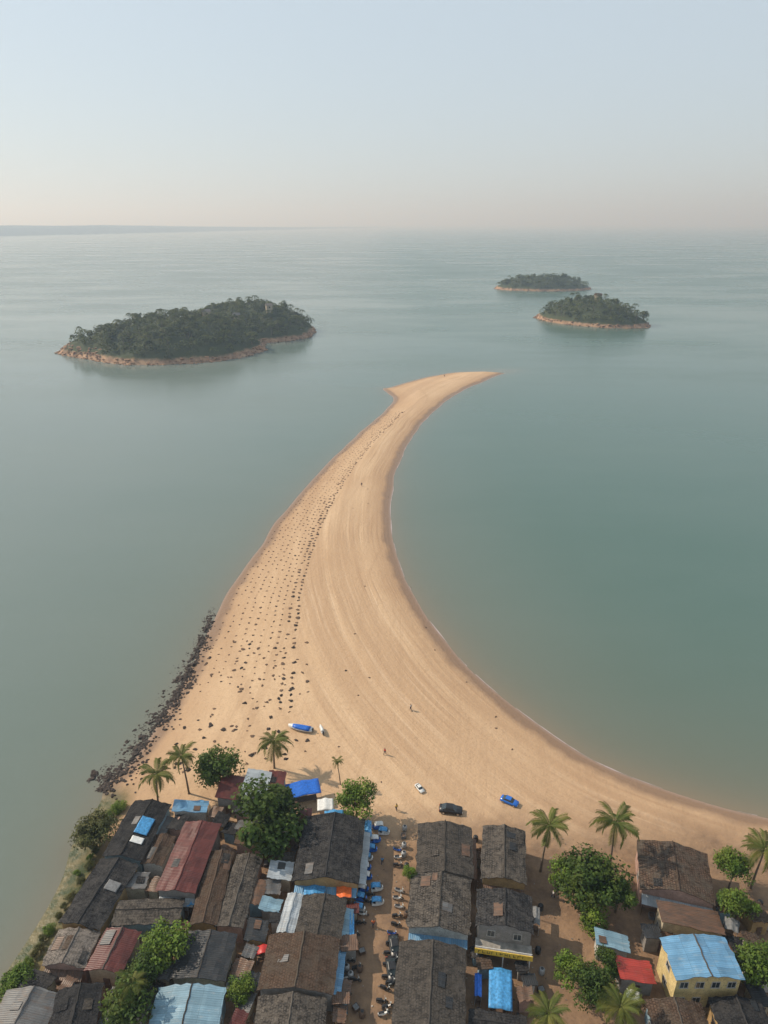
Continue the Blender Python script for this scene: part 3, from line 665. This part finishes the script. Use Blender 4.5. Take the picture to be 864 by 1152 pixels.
for a in [(341,887,38,17,2.6,M['bluetarp'],'bright blue stall canopy between the big tree and the round lane tree',.15),
          (366,905,18,13,2.4,M['white'],'white stall canopy just right of the biggest tree'),
          (376,916,22,9,2.4,M['cyan'],'light blue canopy behind the large dark lane house'),
          (387,1003,17,14,3.,M['orange'],'orange canopy at the front corner of the large dark lane house'),
          (354,1001,24,10,3.0,M['cyan'],'light blue canopy along the front of the large dark lane house'),
          (414,932,8,18,2.2,M['cyan'],'narrow blue canopy at the beach end of the lane'),
          (394,1040,9,28,2.4,M['cyan'],'long pale blue canopy on the left of the lane'),
          (296,1068,18,10,2.4,M['redp'],'red canopy left of the wide brown roof'),
          (215,1012,10,14,2.4,M['cyan'],'blue canopy at the foot of the long maroon roof'),
          (563,1112,26,46,2.5,M['cyan'],'long blue canopy in the yard below the yellow sign'),
          (538,1108,8,26,2.4,M['bluetarp'],'narrow deep blue canopy left of the long blue canopy'),
          (603,1030,9,20,2.4,M['greycloth'],'grey canopy right of the yellow sign shop'),
          (712,1120,14,12,2.4,M['white'],'white canopy below the bright red roof'),
          (823,1040,14,14,2.6,M['greycloth'],'grey shade canopy behind the yellow house')]:
    canopy(*a)
# ------------------------------------------------------------------ small sheds and yard clutter in the free gaps
def free(x, y, rad, over=0.):
    for (cx,cy,th,W_,L_) in FOOT:
        dx, dy = x-cx, y-cy; lx = dx*math.cos(th)+dy*math.sin(th); ly = -dx*math.sin(th)+dy*math.cos(th)
        if abs(lx) < W_/2+rad-over and abs(ly) < L_/2+rad-over: return False
    return True
def town_px():
    while True:
        px, py = random.uniform(10, 864), random.uniform(905, 1152)
        if px < 412:
            xl = 150-(py-905)*.62
            if px > xl+14 and px < 396 and not (px > 320 and py < 915): return px, py
        elif px < 598:
            if py > 935 and 530 < px < 542: return px, py
            if py > 1085 and px > 530: return px, py
        elif px > 730 and py > 1015: return px, py
n = 0; tries = 0
while n < 60 and tries < 7000:
    tries += 1; px, py = town_px(); p = P(px, py, 4.); s_ = random.uniform(.8, 1.7)
    if not free(p.x, p.y, s_, .35): continue
    W_, L_ = s_*2, s_*2*random.uniform(.8,1.4); th = -.25 if px < 300 else random.uniform(-.1,.1)
    r_ = house(None, None, 0, random.uniform(2.0,3.0), random.choice(['tin_grey','tin_rust','tin_rust','tin_black','tile_brown','tile_grey','tin_grey','tile_dark','tile_dark','tin_red']),
        'small patched lean shed squeezed into a gap between the larger roofs', kind='shed', wins=False, geo=((p.x,p.y),W_,L_,th+random.choice((0,math.pi/2,math.pi))), patch=False, name='shed', cat='shed')
    r_[0]['group'] = 'small sheds filling the gaps between houses'; n += 1
    door(r_[0], 0, -(L_-.7)/2-.045, min(.8,W_-.9), 1.7, 'f', M['wood'])
def crate(m, goods):
    r = thing('crate', 'small crate standing in the yards and alleys between the houses', 'crate', group='crates in the alleys'); mb = MB()
    for z in (.08,.3,.52):
        mb.box(0,-.38,z,.9,.04,.14).box(0,.38,z,.9,.04,.14).box(-.43,0,z,.04,.72,.14).box(.43,0,z,.04,.72,.14)
    mb.build('slats', m, r); MB().box(0,0,.05,.8,.7,.06).build('bottom', M['wood'], r); MB().box(0,0,.35,.76,.66,.4).build('goods', goods, r); return r
def barrel(m):
    r = thing('water_barrel', 'round water barrel standing in the yards between the houses', 'barrel', group='water barrels in the yards')
    MB().tube([(0,0,0),(0,0,.1),(0,0,.5),(0,0,.95),(0,0,1.1)],[.36,.42,.45,.42,.3],12).build('body', m, r, True); MB().tube([(0,0,1.09),(0,0,1.17)],.2,10).build('lid', M['blackp'], r); return r
def laundry(m):
    r = thing('clothes_line', 'clothes line with hanging cloths in a yard between the houses', 'clothes line', group='clothes lines in the yards')
    for x in (-1.5,1.5): MB().tube([(x,0,-.1),(x,0,1.9)],.04,6).build('post', M['wood'], r)
    MB().tube([(-1.5,0,1.85),(0,0,1.75),(1.5,0,1.85)],.012,4).build('line', M['white'], r)
    for i, x in enumerate((-.95,-.3,.35,.95)):
        mb = MB(); mb.loft([[(x-.25,-.03,1.76),(x+.25,.02,1.76),(x+.25,.05,1.76),(x-.25,.0,1.76)],[(x-.27,.12,.95+.1*i),(x+.25,-.1,.95+.1*i),(x+.25,-.07,.95+.1*i),(x-.27,.15,.95+.1*i)]]).build('cloth', [m,M['white'],M['greycloth'],M['trousers']][i], r)
    return r
protos = [crate(M['wood'],M['greycloth']), crate(M['greycloth'],M['wood']), barrel(M['blackp']), barrel(M['metal']), laundry(M['cyan']), barrel(M['wood'])]
first = [True]*len(protos); n = 0; tries = 0
while n < 60 and tries < 9000:
    tries += 1; px, py = town_px() if random.random() < .92 else (random.choice([random.uniform(398,408), random.uniform(452,458), random.uniform(604,610)]), random.uniform(930,1150))
    p = G(px, py); i = random.randrange(len(protos))
    if i == 4 and random.random() < .6: i = 0
    if not free(p.x, p.y, .5 if i != 4 else 1.5, .1): continue
    o = protos[i] if first[i] else copy_tree(protos[i]); first[i] = False
    o.location = p; o.rotation_euler = (0,0,random.uniform(0,3.1)); FOOT.append((p.x,p.y,0,.8,.8)); n += 1
for i, f_ in enumerate(first):
    if f_:
        for ch in list(protos[i].children): bpy.data.objects.remove(ch)
        bpy.data.objects.remove(protos[i])
# litter
vs = []; fs = []
for i in range(1300):
    px, py = town_px() if random.random() < .75 else (random.uniform(405,660), random.uniform(925,1150)); p = G(px, py)
    if not free(p.x, p.y, 0): continue
    a = random.uniform(0,3); r_ = random.uniform(.05,.18); b = len(vs); z = p.z+.02
    for t in range(4): vs.append((p.x+r_*math.cos(a+t*1.57), p.y+r_*random.uniform(.5,1)*math.sin(a+t*1.57), z+random.uniform(0,.12)))
    fs.append((b,b+1,b+2,b+3))
k = NT('litter'); k.end(k.mix(k.rng(k.noise(k.pos(), .9, 2), .4, .62), (.05,.04,.03), (.36,.32,.28)), .8, .2)
tag(mesh_obj('ground_litter', vs, fs, k.m), 'scattered scraps and litter on the dirt between the houses', 'litter', kind='stuff')
# ------------------------------------------------------------------ vehicles
def wheel(parent, x, y, r, w, name='wheel'):
    t = MB(); ring = []
    n = 16; prof = [(-w/2,r*.7),(-w/2,r*.94),(-w*.3,r),(w*.3,r),(w/2,r*.94),(w/2,r*.7)]
    for k_ in range(n):
        a = 2*math.pi*k_/n; ring.append([(p[0], p[1]*math.cos(a), p[1]*math.sin(a)) for p in prof])
    ring.append(ring[0]); t.loft(ring, cap=False)
    o = t.build(name, M['tyre'], parent, True); o.location = (x,y,r)
    MB().tube([(-w*.45,0,0),(w*.45,0,0)], r*.7, 12).build('rim', M['chrome'], o)
    return o
def car(label, paint_m, loc, rz, group=None, scale=1):
    root = thing('parked_car', label, 'car', loc, rz, group); root.scale = (scale,)*3
    def ring(y, hw, zb, zt): return [(-hw*.9,y,zb),(-hw,y,zb+.12),(-hw,y,(zb+zt)*.55),(-hw*.9,y,zt),(hw*.9,y,zt),(hw,y,(zb+zt)*.55),(hw,y,zb+.12),(hw*.9,y,zb)]
    MB().loft([ring(*s_) for s_ in [(-2.1,.7,.35,.62),(-2.0,.8,.25,.74),(-1.2,.86,.2,.86),(-.2,.87,.2,.92),(1.2,.87,.2,.94),(1.95,.82,.25,.9),(2.1,.72,.38,.72)]]).build('body', paint_m, root, True)
    MB().loft([[(-.76,-1.05,.84),(-.7,-1.0,.87),(.7,-1.0,.87),(.76,-1.05,.84)],[(-.76,-.35,.88),(-.62,-.35,1.36),(.62,-.35,1.36),(.76,-.35,.88)],[(-.76,.9,.9),(-.62,.8,1.4),(.62,.8,1.4),(.76,.9,.9)],[(-.74,1.65,.9),(-.68,1.6,.93),(.68,1.6,.93),(.74,1.65,.9)]]).build('windows', M['glass'], root)
    MB().loft([[(-.6,-.4,1.36),(-.5,-.4,1.42),(.5,-.4,1.42),(.6,-.4,1.36)],[(-.62,.85,1.39),(-.5,.85,1.46),(.5,.85,1.46),(.62,.85,1.39)]]).build('car_roof', paint_m, root)
    for x in (-.8,.8):
        for y in (-1.3,1.3): wheel(root, x, y, .31, .2)
    for x in (-.58,.58):
        MB().box(x,-2.07,.58,.3,.1,.14).build('headlight', M['lamp'], root); MB().box(x,2.06,.7,.3,.1,.14).build('tail_light', M['redp'], root)
    return root
def three_wheeler(label, loc, rz, m, top, group):
    root = thing('three_wheeler', label, 'three wheeler', loc, rz, group); root.scale = (.78,)*3
    def ring(y, hw, zb, zt): return [(-hw,y,zb),(-hw,y,zt),(hw,y,zt),(hw,y,zb)]
    MB().loft([ring(-1.25,.2,.4,.9),ring(-1.0,.42,.3,1.05),(ring(-.6,.55,.28,.75)),ring(0,.62,.28,.6),ring(.4,.65,.28,.75),ring(1.2,.6,.3,.95)]).build('body', m, root)
    rings = []
    for y in (-.75,-.3,.4,1.0,1.25):
        z1 = {-.75:1.5,-.3:1.66,.4:1.72,1.0:1.68,1.25:1.3}[y]; rings.append([(-.62,y,z1-.16),(-.5,y,z1),(.5,y,z1),(.62,y,z1-.16),(.58,y,z1-.2),(-.58,y,z1-.2)])
    MB().loft(rings).build('canopy', top, root, True)
    MB().poly([(-.42,-1.02,1.06),(.42,-1.02,1.06),(.5,-.78,1.42),(-.5,-.78,1.42)]).build('windscreen', M['glass'], root)
    MB().box(0,.65,.85,1.0,.5,.16).box(0,.9,1.1,1.0,.12,.45).build('seat', M['blackp'], root)
    for x in (-.56,.56): MB().tube([(x,.45,.7),(x,.45,1.55)],.025,5).build('post', m, root)
    wheel(root, 0, -1.0, .22, .1); wheel(root, -.55, .85, .22, .1); wheel(root, .55, .85, .22, .1)
    MB().box(0,-1.27,.72,.14,.08,.14).build('headlight', M['lamp'], root)
    return root
def scooter(label, loc, rz, m, group):
    root = thing('scooter', label, 'scooter', loc, rz, group)
    wheel(root, 0, -.62, .26, .1); wheel(root, 0, .6, .26, .12)
    MB().loft([[(-.06,-.5,.5),(-.06,-.5,.6),(.06,-.5,.6),(.06,-.5,.5)],[(-.16,-.1,.28),(-.16,-.1,.4),(.16,-.1,.4),(.16,-.1,.28)],[(-.18,.2,.3),(-.15,.2,.68),(.15,.2,.68),(.18,.2,.3)],[(-.14,.8,.5),(-.1,.85,.7),(.1,.85,.7),(.14,.8,.5)]]).build('body', m, root)
    MB().box(0,-.45,.65,.36,.07,.6,0,-.25).build('leg_shield', m, root); MB().box(0,.38,.75,.26,.75,.12).build('seat', M['blackp'], root)
    MB().tube([(-.34,-.32,1.02),(0,-.4,.98),(.34,-.32,1.02)],.025,6).build('handlebar', M['metal'], root); MB().box(0,-.5,.95,.14,.1,.12).build('headlight', M['lamp'], root)
    return root
p = G(507,913); car('black car parked alone on the sand above the first weathered roof', M['blackp'], p, R(82))
p = G(573,903); car('blue car parked on the beach right of the black car', M['blue'], p, R(60), scale=.8)
p = G(472,888); car('small white car on the sand above the middle lane', M['white'], p, R(30), scale=.55)
tw = [(425,932),(432,938),(422,947),(418,957),(413,967),(411,978),(424,1001),(408,1002),(406,1012),(425,1017),(412,988),(404,1024)]
base = {}
for i, (px, py) in enumerate(tw):
    p = G(px, py); col = (0,2,0,1,2)[i % 5]; lab = ['blue three wheeler with a white top parked along the middle lane','blue three wheeler with a blue top parked along the middle lane','white three wheeler with a blue top parked along the middle lane'][col]
    rz = R(random.choice((80,95,-85,85)))
    if col not in base: base[col] = three_wheeler(lab, p, rz, [M['blue'],M['blue'],M['white']][col], [M['white'],M['cyan'],M['cyan']][col], 'three wheelers parked along the middle lane')
    else: o = copy_tree(base[col]); o.location = p; o.rotation_euler = (0,0,rz)
sc = {}
SCL = ['dark scooter parked along the middle lane','white scooter parked along the middle lane','blue scooter parked along the middle lane']
spots = [(440,1062),(444,1068),(438,1074),(443,1081),(437,1088),(441,1094),(436,1101),(440,1107),(434,1114),(430,1128),(436,1134),(398,1062),(396,1072),(393,1082),(399,1052),
         (448,958),(449,966),(448,975),(450,1004),(448,1012),(450,1022),(447,1032),(446,1042),(442,1052),(416,1008),(414,1016),(409,1030),(406,1040),(402,1090),(400,1104),(392,1100),(389,1118),(432,1142)]
for i, (px, py) in enumerate(spots):
    p = G(px, py); rz = R(random.uniform(70,110))
    if i < 9 and i % 4 == 1:
        car(['black','dark','charcoal'][i//4]+' car parked against the long tiled house, '+['uppermost','middle','lowest'][i//4]+' of three', M['blackp'], p, R(8), scale=.9); continue
    c_ = 0 if i < 15 else random.choice((0,0,0,1,1,2))
    if c_ not in sc: sc[c_] = scooter(SCL[c_], p, rz, [M['blackp'],M['white'],M['blue']][c_], 'scooters parked along the lane')
    else: o = copy_tree(sc[c_]); o.location = p; o.rotation_euler = (0,0,rz)
def boat(px, py, L, rz, label, hull, cover):
    p = G(px, py); root = thing('fishing_boat', label, 'boat', p, rz); rings = []
    for t in (-1,-.9,-.6,-.2,.2,.6,.85,1.0):
        w = L*.15*(1-max(0,t)**2.4)*(1-.25*max(0,-t)**3)+.02; k_ = .25*max(0,t)**2
        rings.append([(-w,t*L/2,.75+k_),(-w*.75,t*L/2,.25+k_*.7),(-w*.2,t*L/2,.02+k_*.9),(w*.2,t*L/2,.02+k_*.9),(w*.75,t*L/2,.25+k_*.7),(w,t*L/2,.75+k_)])
    MB().loft(rings).build('hull', hull, root, True)
    rr = []
    for t in (-.8,-.5,-.1,.3,.6): w = L*.155*(1-max(0,t)**2.4); rr.append([(-w,t*L/2,.72),(-w*.6,t*L/2,1.0+.1*math.sin(t*5)),(0,t*L/2,1.22),(w*.6,t*L/2,.98),(w,t*L/2,.72)])
    MB().loft(rr).build('cover', cover, root, True)
    MB().box(0,-L/2-.12,.75,.3,.3,.5).box(0,-L/2-.12,.3,.1,.14,.5).build('outboard_motor', M['blackp'], root)
boat(338,821,5.4,R(75),'wooden boat under a bright blue cover pulled up on the sand',M['white'],M['bluetarp'])
boat(362,823,2.4,R(20),'small white boat beside the blue covered boat',M['white'],M['white'])
# ------------------------------------------------------------------ people
def skin(name, J, Ed, Rd, m, parent, sub=1):
    me = bpy.data.meshes.new(name); me.from_pydata(J, Ed, []); o = bpy.data.objects.new(name, me); C.objects.link(o)
    md = o.modifiers.new('s','SKIN'); md.use_smooth_shade = True
    for i, r_ in enumerate(Rd): me.skin_vertices[0].data[i].radius = (r_, r_)
    me.skin_vertices[0].data[0].use_root = True
    o.modifiers.new('ss','SUBSURF').levels = sub
    dg = bpy.context.evaluated_depsgraph_get(); nm = bpy.data.meshes.new_from_object(o.evaluated_get(dg)); bpy.data.objects.remove(o)
    nm.materials.clear(); nm.materials.append(m); o = bpy.data.objects.new(name, nm); link(o, parent); return o
def person(px, py, label, shirt, rz, stride=.2):
    p = G(px, py); root = thing('person', label, 'person', p, rz); s = stride
    J = [(0,0,.93),(0,0,1.15),(0,0,1.4),(0,0,1.5),(0,0,1.62),(0,0,1.72),(-.19,0,1.38),(-.25,s*.4,1.1),(-.26,s*.2,.85),(.19,0,1.38),(.25,-s*.4,1.1),(.26,-s*.6,.86),(-.1,0,.88),(-.1,-s,.48),(-.1,-s*.9,.08),(-.1,-s*.9-.14,.03),(.1,0,.88),(.1,s*.6,.48),(.1,s*1.4,.08),(.1,s*1.4-.12,.03)]
    E = [(0,1),(1,2),(2,3),(3,4),(4,5),(2,6),(6,7),(7,8),(2,9),(9,10),(10,11),(0,12),(12,13),(13,14),(14,15),(0,16),(16,17),(17,18),(18,19)]
    skin('body', J, E, [.12,.11,.12,.055,.095,.07,.06,.042,.03,.06,.042,.03,.085,.06,.038,.03,.085,.06,.038,.03], M['skin'], root)
    skin('shirt', [(0,0,.88),(0,0,1.15),(0,0,1.42),(-.19,0,1.38),(-.235,s*.3,1.17),(.19,0,1.38),(.235,-s*.3,1.17)], [(0,1),(1,2),(2,3),(3,4),(2,5),(5,6)], [.16,.145,.14,.085,.07,.085,.07], shirt, root)
    skin('trousers', [(0,0,.95),(-.1,0,.86),(-.1,-s,.48),(-.1,-s*.9,.12),(.1,0,.86),(.1,s*.6,.48),(.1,s*1.4,.12)], [(0,1),(1,2),(2,3),(0,4),(4,5),(5,6)], [.14,.11,.085,.07,.11,.085,.07], M['trousers'], root)
    skin('hair', [(0,.02,1.68),(0,.03,1.76)], [(0,1)], [.1,.07], M['hair'], root)
for a in [(462,799,'person in a white shirt walking on the open sand','white',1.),(433,849,'person in a red shirt on the sand left of the white car','redp',2.5),(500,424,'person standing near the far tip of the sandbar','trousers',0),
          (407,547,'person in dark clothes walking far up the sandbar','trousers',.5),(430,972,'person in a blue top walking in the upper lane','cyan',3.),(420,1043,'person in an orange top walking in the lower lane','orange',.2),(622,1010,'person in a white top in the sandy lane by the tall palms','white',1.5),(446,912,'person in a yellow top on the sand above the lane','yellowp',.8)]:
    person(a[0],a[1],a[2],M[a[3]],a[4])
# ------------------------------------------------------------------ islands
def island(nm, lobes, hmax, rim, ntree, nund, tlabel, grp, bx, spit=None):
    x0,x1,y0,y1 = bx; st = 3.; xs = np.arange(x0,x1,st); ys = np.arange(y0,y1,st); X, Y = np.meshgrid(xs, ys)
    def field(x, y):
        f = -9.; 
        for (cx,cy,rx,ry,rot,w) in lobes:
            dx, dy = x-cx, y-cy; c_, s_ = math.cos(rot), math.sin(rot); u = (dx*c_+dy*s_)/rx; v = (-dx*s_+dy*c_)/ry
            g_ = w*(1-(u*u+v*v)); f = g_ if f < -8 else (max(f,g_)+(.12*math.exp(-abs(f-g_)*4) if min(f,g_) > -.35 else 0))
        return f+.12*noise.noise(Vector((x*.03,y*.03,1)))+.07*noise.noise(Vector((x*.11,y*.11,2)))
    def hz(f):
        if f < 0: return f*30
        return (min(1,f/.08)*2.4 + hmax*max(0,min(1.1,(f-.06)/.94))**.9)
    Fm = np.array([[field(x,y) for x in xs] for y in ys]); Zm = np.vectorize(hz)(Fm)+rng.normal(0,.35,Fm.shape)*(Fm>.02)
    n_y, n_x = X.shape; I = np.arange(n_y*n_x).reshape(n_y,n_x); q = np.stack([I[:-1,:-1],I[:-1,1:],I[1:,1:],I[1:,:-1]],-1).reshape(-1,4)
    q = q[(Fm.ravel()[q] > -.08).any(1)]; us = np.unique(q); rm = np.zeros(n_y*n_x,int); rm[us] = np.arange(len(us))
    V = np.stack([X.ravel(),Y.ravel(),Zm.ravel()],1)[us]
    o = mesh_obj(nm, V, rm[q], M['island'], smooth=True, attrs={'f':Fm.ravel()[us]}); tag(o, kind='structure')
    pts = []; rocks = []
    while len(pts) < nund or len(rocks) < rim:
        x = random.uniform(x0,x1); y = random.uniform(y0,y1); f = field(x,y)
        if f > .11+(.14 if spit and x < spit else 0) and len(pts) < nund: pts.append((x,y,hz(f)))
        elif -.04 < f < .09+(.14 if spit and x < spit else 0) and len(rocks) < rim: rocks.append((x,y,max(hz(f),0)+.1,random.uniform(.4,1.6)))
    cen = []; shd = []; up = []
    for (x,y,z) in pts:
        n = 40; d = rng.normal(size=(n,3)); d /= np.linalg.norm(d,axis=1)[:,None]; d[:,2] = abs(d[:,2]); r_ = random.uniform(1.6,4.2); b_ = random.uniform(-.35,.7)
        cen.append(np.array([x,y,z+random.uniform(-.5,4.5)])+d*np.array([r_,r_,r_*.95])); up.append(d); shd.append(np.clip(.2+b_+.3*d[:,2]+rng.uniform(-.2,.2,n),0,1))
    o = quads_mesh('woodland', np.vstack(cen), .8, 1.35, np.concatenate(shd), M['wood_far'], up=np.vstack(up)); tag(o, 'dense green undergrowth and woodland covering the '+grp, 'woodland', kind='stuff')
    tag(merge_rocks('shore_rocks', rocks, M['rockr']), 'rust brown rocks around the waterline of the '+grp, 'rocks', kind='stuff')
    n = 0
    while n < ntree:
        x = random.uniform(x0,x1); y = random.uniform(y0,y1); f = field(x,y)
        if f < (.14 if not (spit and x < spit) else .28): continue
        t = bpy.data.objects.new('island_tree', random.choice(IT)); C.objects.link(t); t.location = (x,y,hz(f)-.5); t.rotation_euler = (0,0,random.uniform(0,6.28)); s_ = random.uniform(.75,1.15); t.scale = (s_,s_,random.uniform(.72,1.08))
        tag(t, tlabel, 'tree', 'trees of the '+grp); n += 1
    return field, hz
k = NT('island ground'); f_ = k.attr('f'); pos = k.pos(); nn = k.noise(pos, .12, 5, .7)
c = k.mix(k.rng(nn, .35, .65), (.44,.28,.17), (.18,.11,.075)); c = k.mix(k.rng(k.math('ADD', f_, k.math('MULTIPLY', nn, .08)), .11, .17), c, (.05,.06,.025)); k.bump(nn, .8, 1.)
M['island'] = k.end(c, .9, .2)
IT = []
for i in range(6):     # small round trees and palms, trunk + crown joined (too small in the photo to show parts)
    hh = [7,9,8.5,10,8,11][i]
    if i in (0,1,4):
        p_, s_, u_ = crown_pts(3.2+.5*(i%3), 9, 42, 300+i, .9, .5); p_ = p_+np.array([0,0,hh-2.])
        s_ = np.clip(s_+[.15,0,0,0,.3,0][i],0,1)
    else:
        L_ = []; sh_ = []; u_ = []
        for a in np.linspace(0, 6.28, 15)[:-1]:
            a += random.uniform(-.2,.2); ln = random.uniform(3.2,4.4); el_ = random.uniform(1.,2.6)
            for t in np.linspace(.1,1,14): L_.append((math.cos(a)*ln*t, math.sin(a)*ln*t, hh+el_*t-4.*t*t)); sh_.append(.45+.5*random.random()); u_.append((math.cos(a)*t,math.sin(a)*t,1.))
        p_ = np.array(L_); s_ = np.array(sh_); u_ = np.array(u_)
    o = quads_mesh('island_tree', p_, .9, 1.15 if i in (0,1,4) else .95, s_, M['wood_far'], up=u_); tk = MB().tube([(0,0,-1),(.2,0,hh*.5),(0,0,hh-.3)],[.3,.22,.15],5).build('t', M['bark'])
    bm = bmesh.new(); bm.from_mesh(o.data); n0 = len(bm.faces); bm.from_mesh(tk.data); bm.faces.ensure_lookup_table()
    for fi in range(n0, len(bm.faces)): bm.faces[fi].material_index = 1
    me = bpy.data.meshes.new('island_tree'); bm.to_mesh(me); bm.free(); me.materials.append(M['wood_far']); me.materials.append(M['bark']); IT.append(me)
    bpy.data.objects.remove(o); bpy.data.objects.remove(tk)
fa = island('large_island_hill', [(-176,592,74,70,0,1.),(-134,684,68,66,.2,1.),(-232,579,38,28,.05,.5)], 23, 900, 190, 1150, 'tree in the wooded crown of the large left island', 'large left island', (-300,-40,490,790), -222)
fb = island('near_island_hill', [(225,770,66,39,-.82,1.)], 18, 240, 55, 280, 'tree on the nearer of the two small right islands', 'nearer right island', (140,310,690,850))
fc = island('far_island_hill', [(260,1172,78,50,0,1.)], 14, 170, 53, 340, 'tree on the farther of the two small right islands', 'farther right island', (160,360,1090,1250))
def hut(fld, x, y, m, label, s_=1., rz=.4, up=3):
    z = fld[1](fld[0](x,y)); root = thing('island_house', label, 'house', (x,y,z+up), rz)
    MB().loft([[(-4*s_,-3*s_,-7),(4*s_,-3*s_,-7),(4*s_,-3*s_,3.4),(-4*s_,-3*s_,3.4)],[(-4*s_,3*s_,-7),(4*s_,3*s_,-7),(4*s_,3*s_,3.4),(-4*s_,3*s_,3.4)]]).build('wall', WALLS[0], root)
    MB().loft([[(-4.6*s_,-3.6*s_,3.3),(-4.6*s_,3.6*s_,3.3),(-4.6*s_,0,5.1)],[(4.6*s_,-3.6*s_,3.3),(4.6*s_,3.6*s_,3.3),(4.6*s_,0,5.1)]]).build('roof', m, root)
    MB().box(0,-3*s_-.03,1.6,1.4,.06,1.4).build('window', M['glass'], root)
hut(fa,-152,604,M['tin_grey'],'grey roofed house half hidden in the trees at the middle of the large island',.8,.4,4)
hut(fa,-134,640,M['tin_grey'],'grey roofed house on the right slope of the large island',.7,.4,4.5)
hut(fa,-108,665,M['tile_tan'],'tan roofed house high on the right side of the large island',.7,.4,4.5)
hut(fb,232,772,M['tin_red'],'red roofed house at the top of the nearer small island',.8,.4,4)
# distant coast
vs, fs = [], []; n = 110
for i in range(n+1):
    px = -260+(430+260)*i/n; t = i/n; prof = min(1,(1-t)*2.0)**.9
    a = P(px, 267-11*max(0,(t-.3)/.7), 0); zt = (72+8*noise.noise(Vector((i*.1,0,0)))+4*noise.noise(Vector((i*.5,3,0))))*prof+1
    vs += [(a.x,a.y,-2),(a.x,a.y+200,zt*.7),(a.x,a.y+700,zt),(a.x,a.y+2500,zt*.8),(a.x,a.y+3200,-2)]
for i in range(n):
    for j in range(4): a = i*5+j; fs.append((a,a+5,a+6,a+1))
k = NT('far wooded coast'); M['far'] = k.end(k.mix(k.noise(k.pos(), .004, 4), (.015,.03,.03), (.03,.045,.045)), .9, .1)
tag(mesh_obj('distant_hills', vs, fs, M['far'], smooth=True), kind='structure')
# ------------------------------------------------------------------ haze (air layer), sky, sun, camera
hz_ = MB().box(0,10000,190,170000,170000,420).build('sky', None); tag(hz_, kind='structure')
hm = bpy.data.materials.new('hazy air'); hm.use_nodes = True; t = hm.node_tree; t.nodes.clear()
vo = t.nodes.new('ShaderNodeVolumeScatter'); vo.inputs['Color'].default_value = (.60,.78,1,1); vo.inputs['Density'].default_value = .00026; vo.inputs['Anisotropy'].default_value = .3
ou = t.nodes.new('ShaderNodeOutputMaterial'); t.links.new(vo.outputs[0], ou.inputs['Volume']); hz_.data.materials.append(hm)
SD = Vector((-.80,.28,.68)).normalized(); el = math.asin(SD.z); az = math.atan2(SD.x, SD.y)
w = bpy.data.worlds.new('World'); S.world = w; w.use_nodes = True; t = w.node_tree; bg = t.nodes['Background']
sk = t.nodes.new('ShaderNodeTexSky'); sk.sky_type = 'NISHITA'; sk.sun_disc = False; sk.sun_elevation = el; sk.sun_rotation = az % (2*math.pi); sk.dust_density = 1.5; sk.air_density = 1.; sk.altitude = 50
mx = t.nodes.new('ShaderNodeMix'); mx.data_type = 'RGBA'; mx.inputs[0].default_value = .8; mx.inputs[7].default_value = (4.35,5.1,5.75,1)
t.links.new(sk.outputs[0], mx.inputs[6]); t.links.new(mx.outputs[2], bg.inputs[0]); bg.inputs[1].default_value = .14
sl = bpy.data.lights.new('sun','SUN'); sl.energy = 5.0; sl.angle = R(.5); sl.color = (1,.89,.74); so = bpy.data.objects.new('sun', sl); C.objects.link(so); so.rotation_euler = SD.to_track_quat('Z','Y').to_euler()
cam = bpy.data.cameras.new('camera'); cam.sensor_fit = 'VERTICAL'; cam.sensor_height = 36; cam.lens = 24; cam.clip_end = 200000; cam.clip_start = 1
co = bpy.data.objects.new('camera', cam); C.objects.link(co); co.location = (0,0,H); co.rotation_euler = (math.pi/2-PITCH,0,0); S.camera = co
S.view_settings.view_transform = 'Standard'; S.view_settings.look = 'None'; S.view_settings.exposure = 0
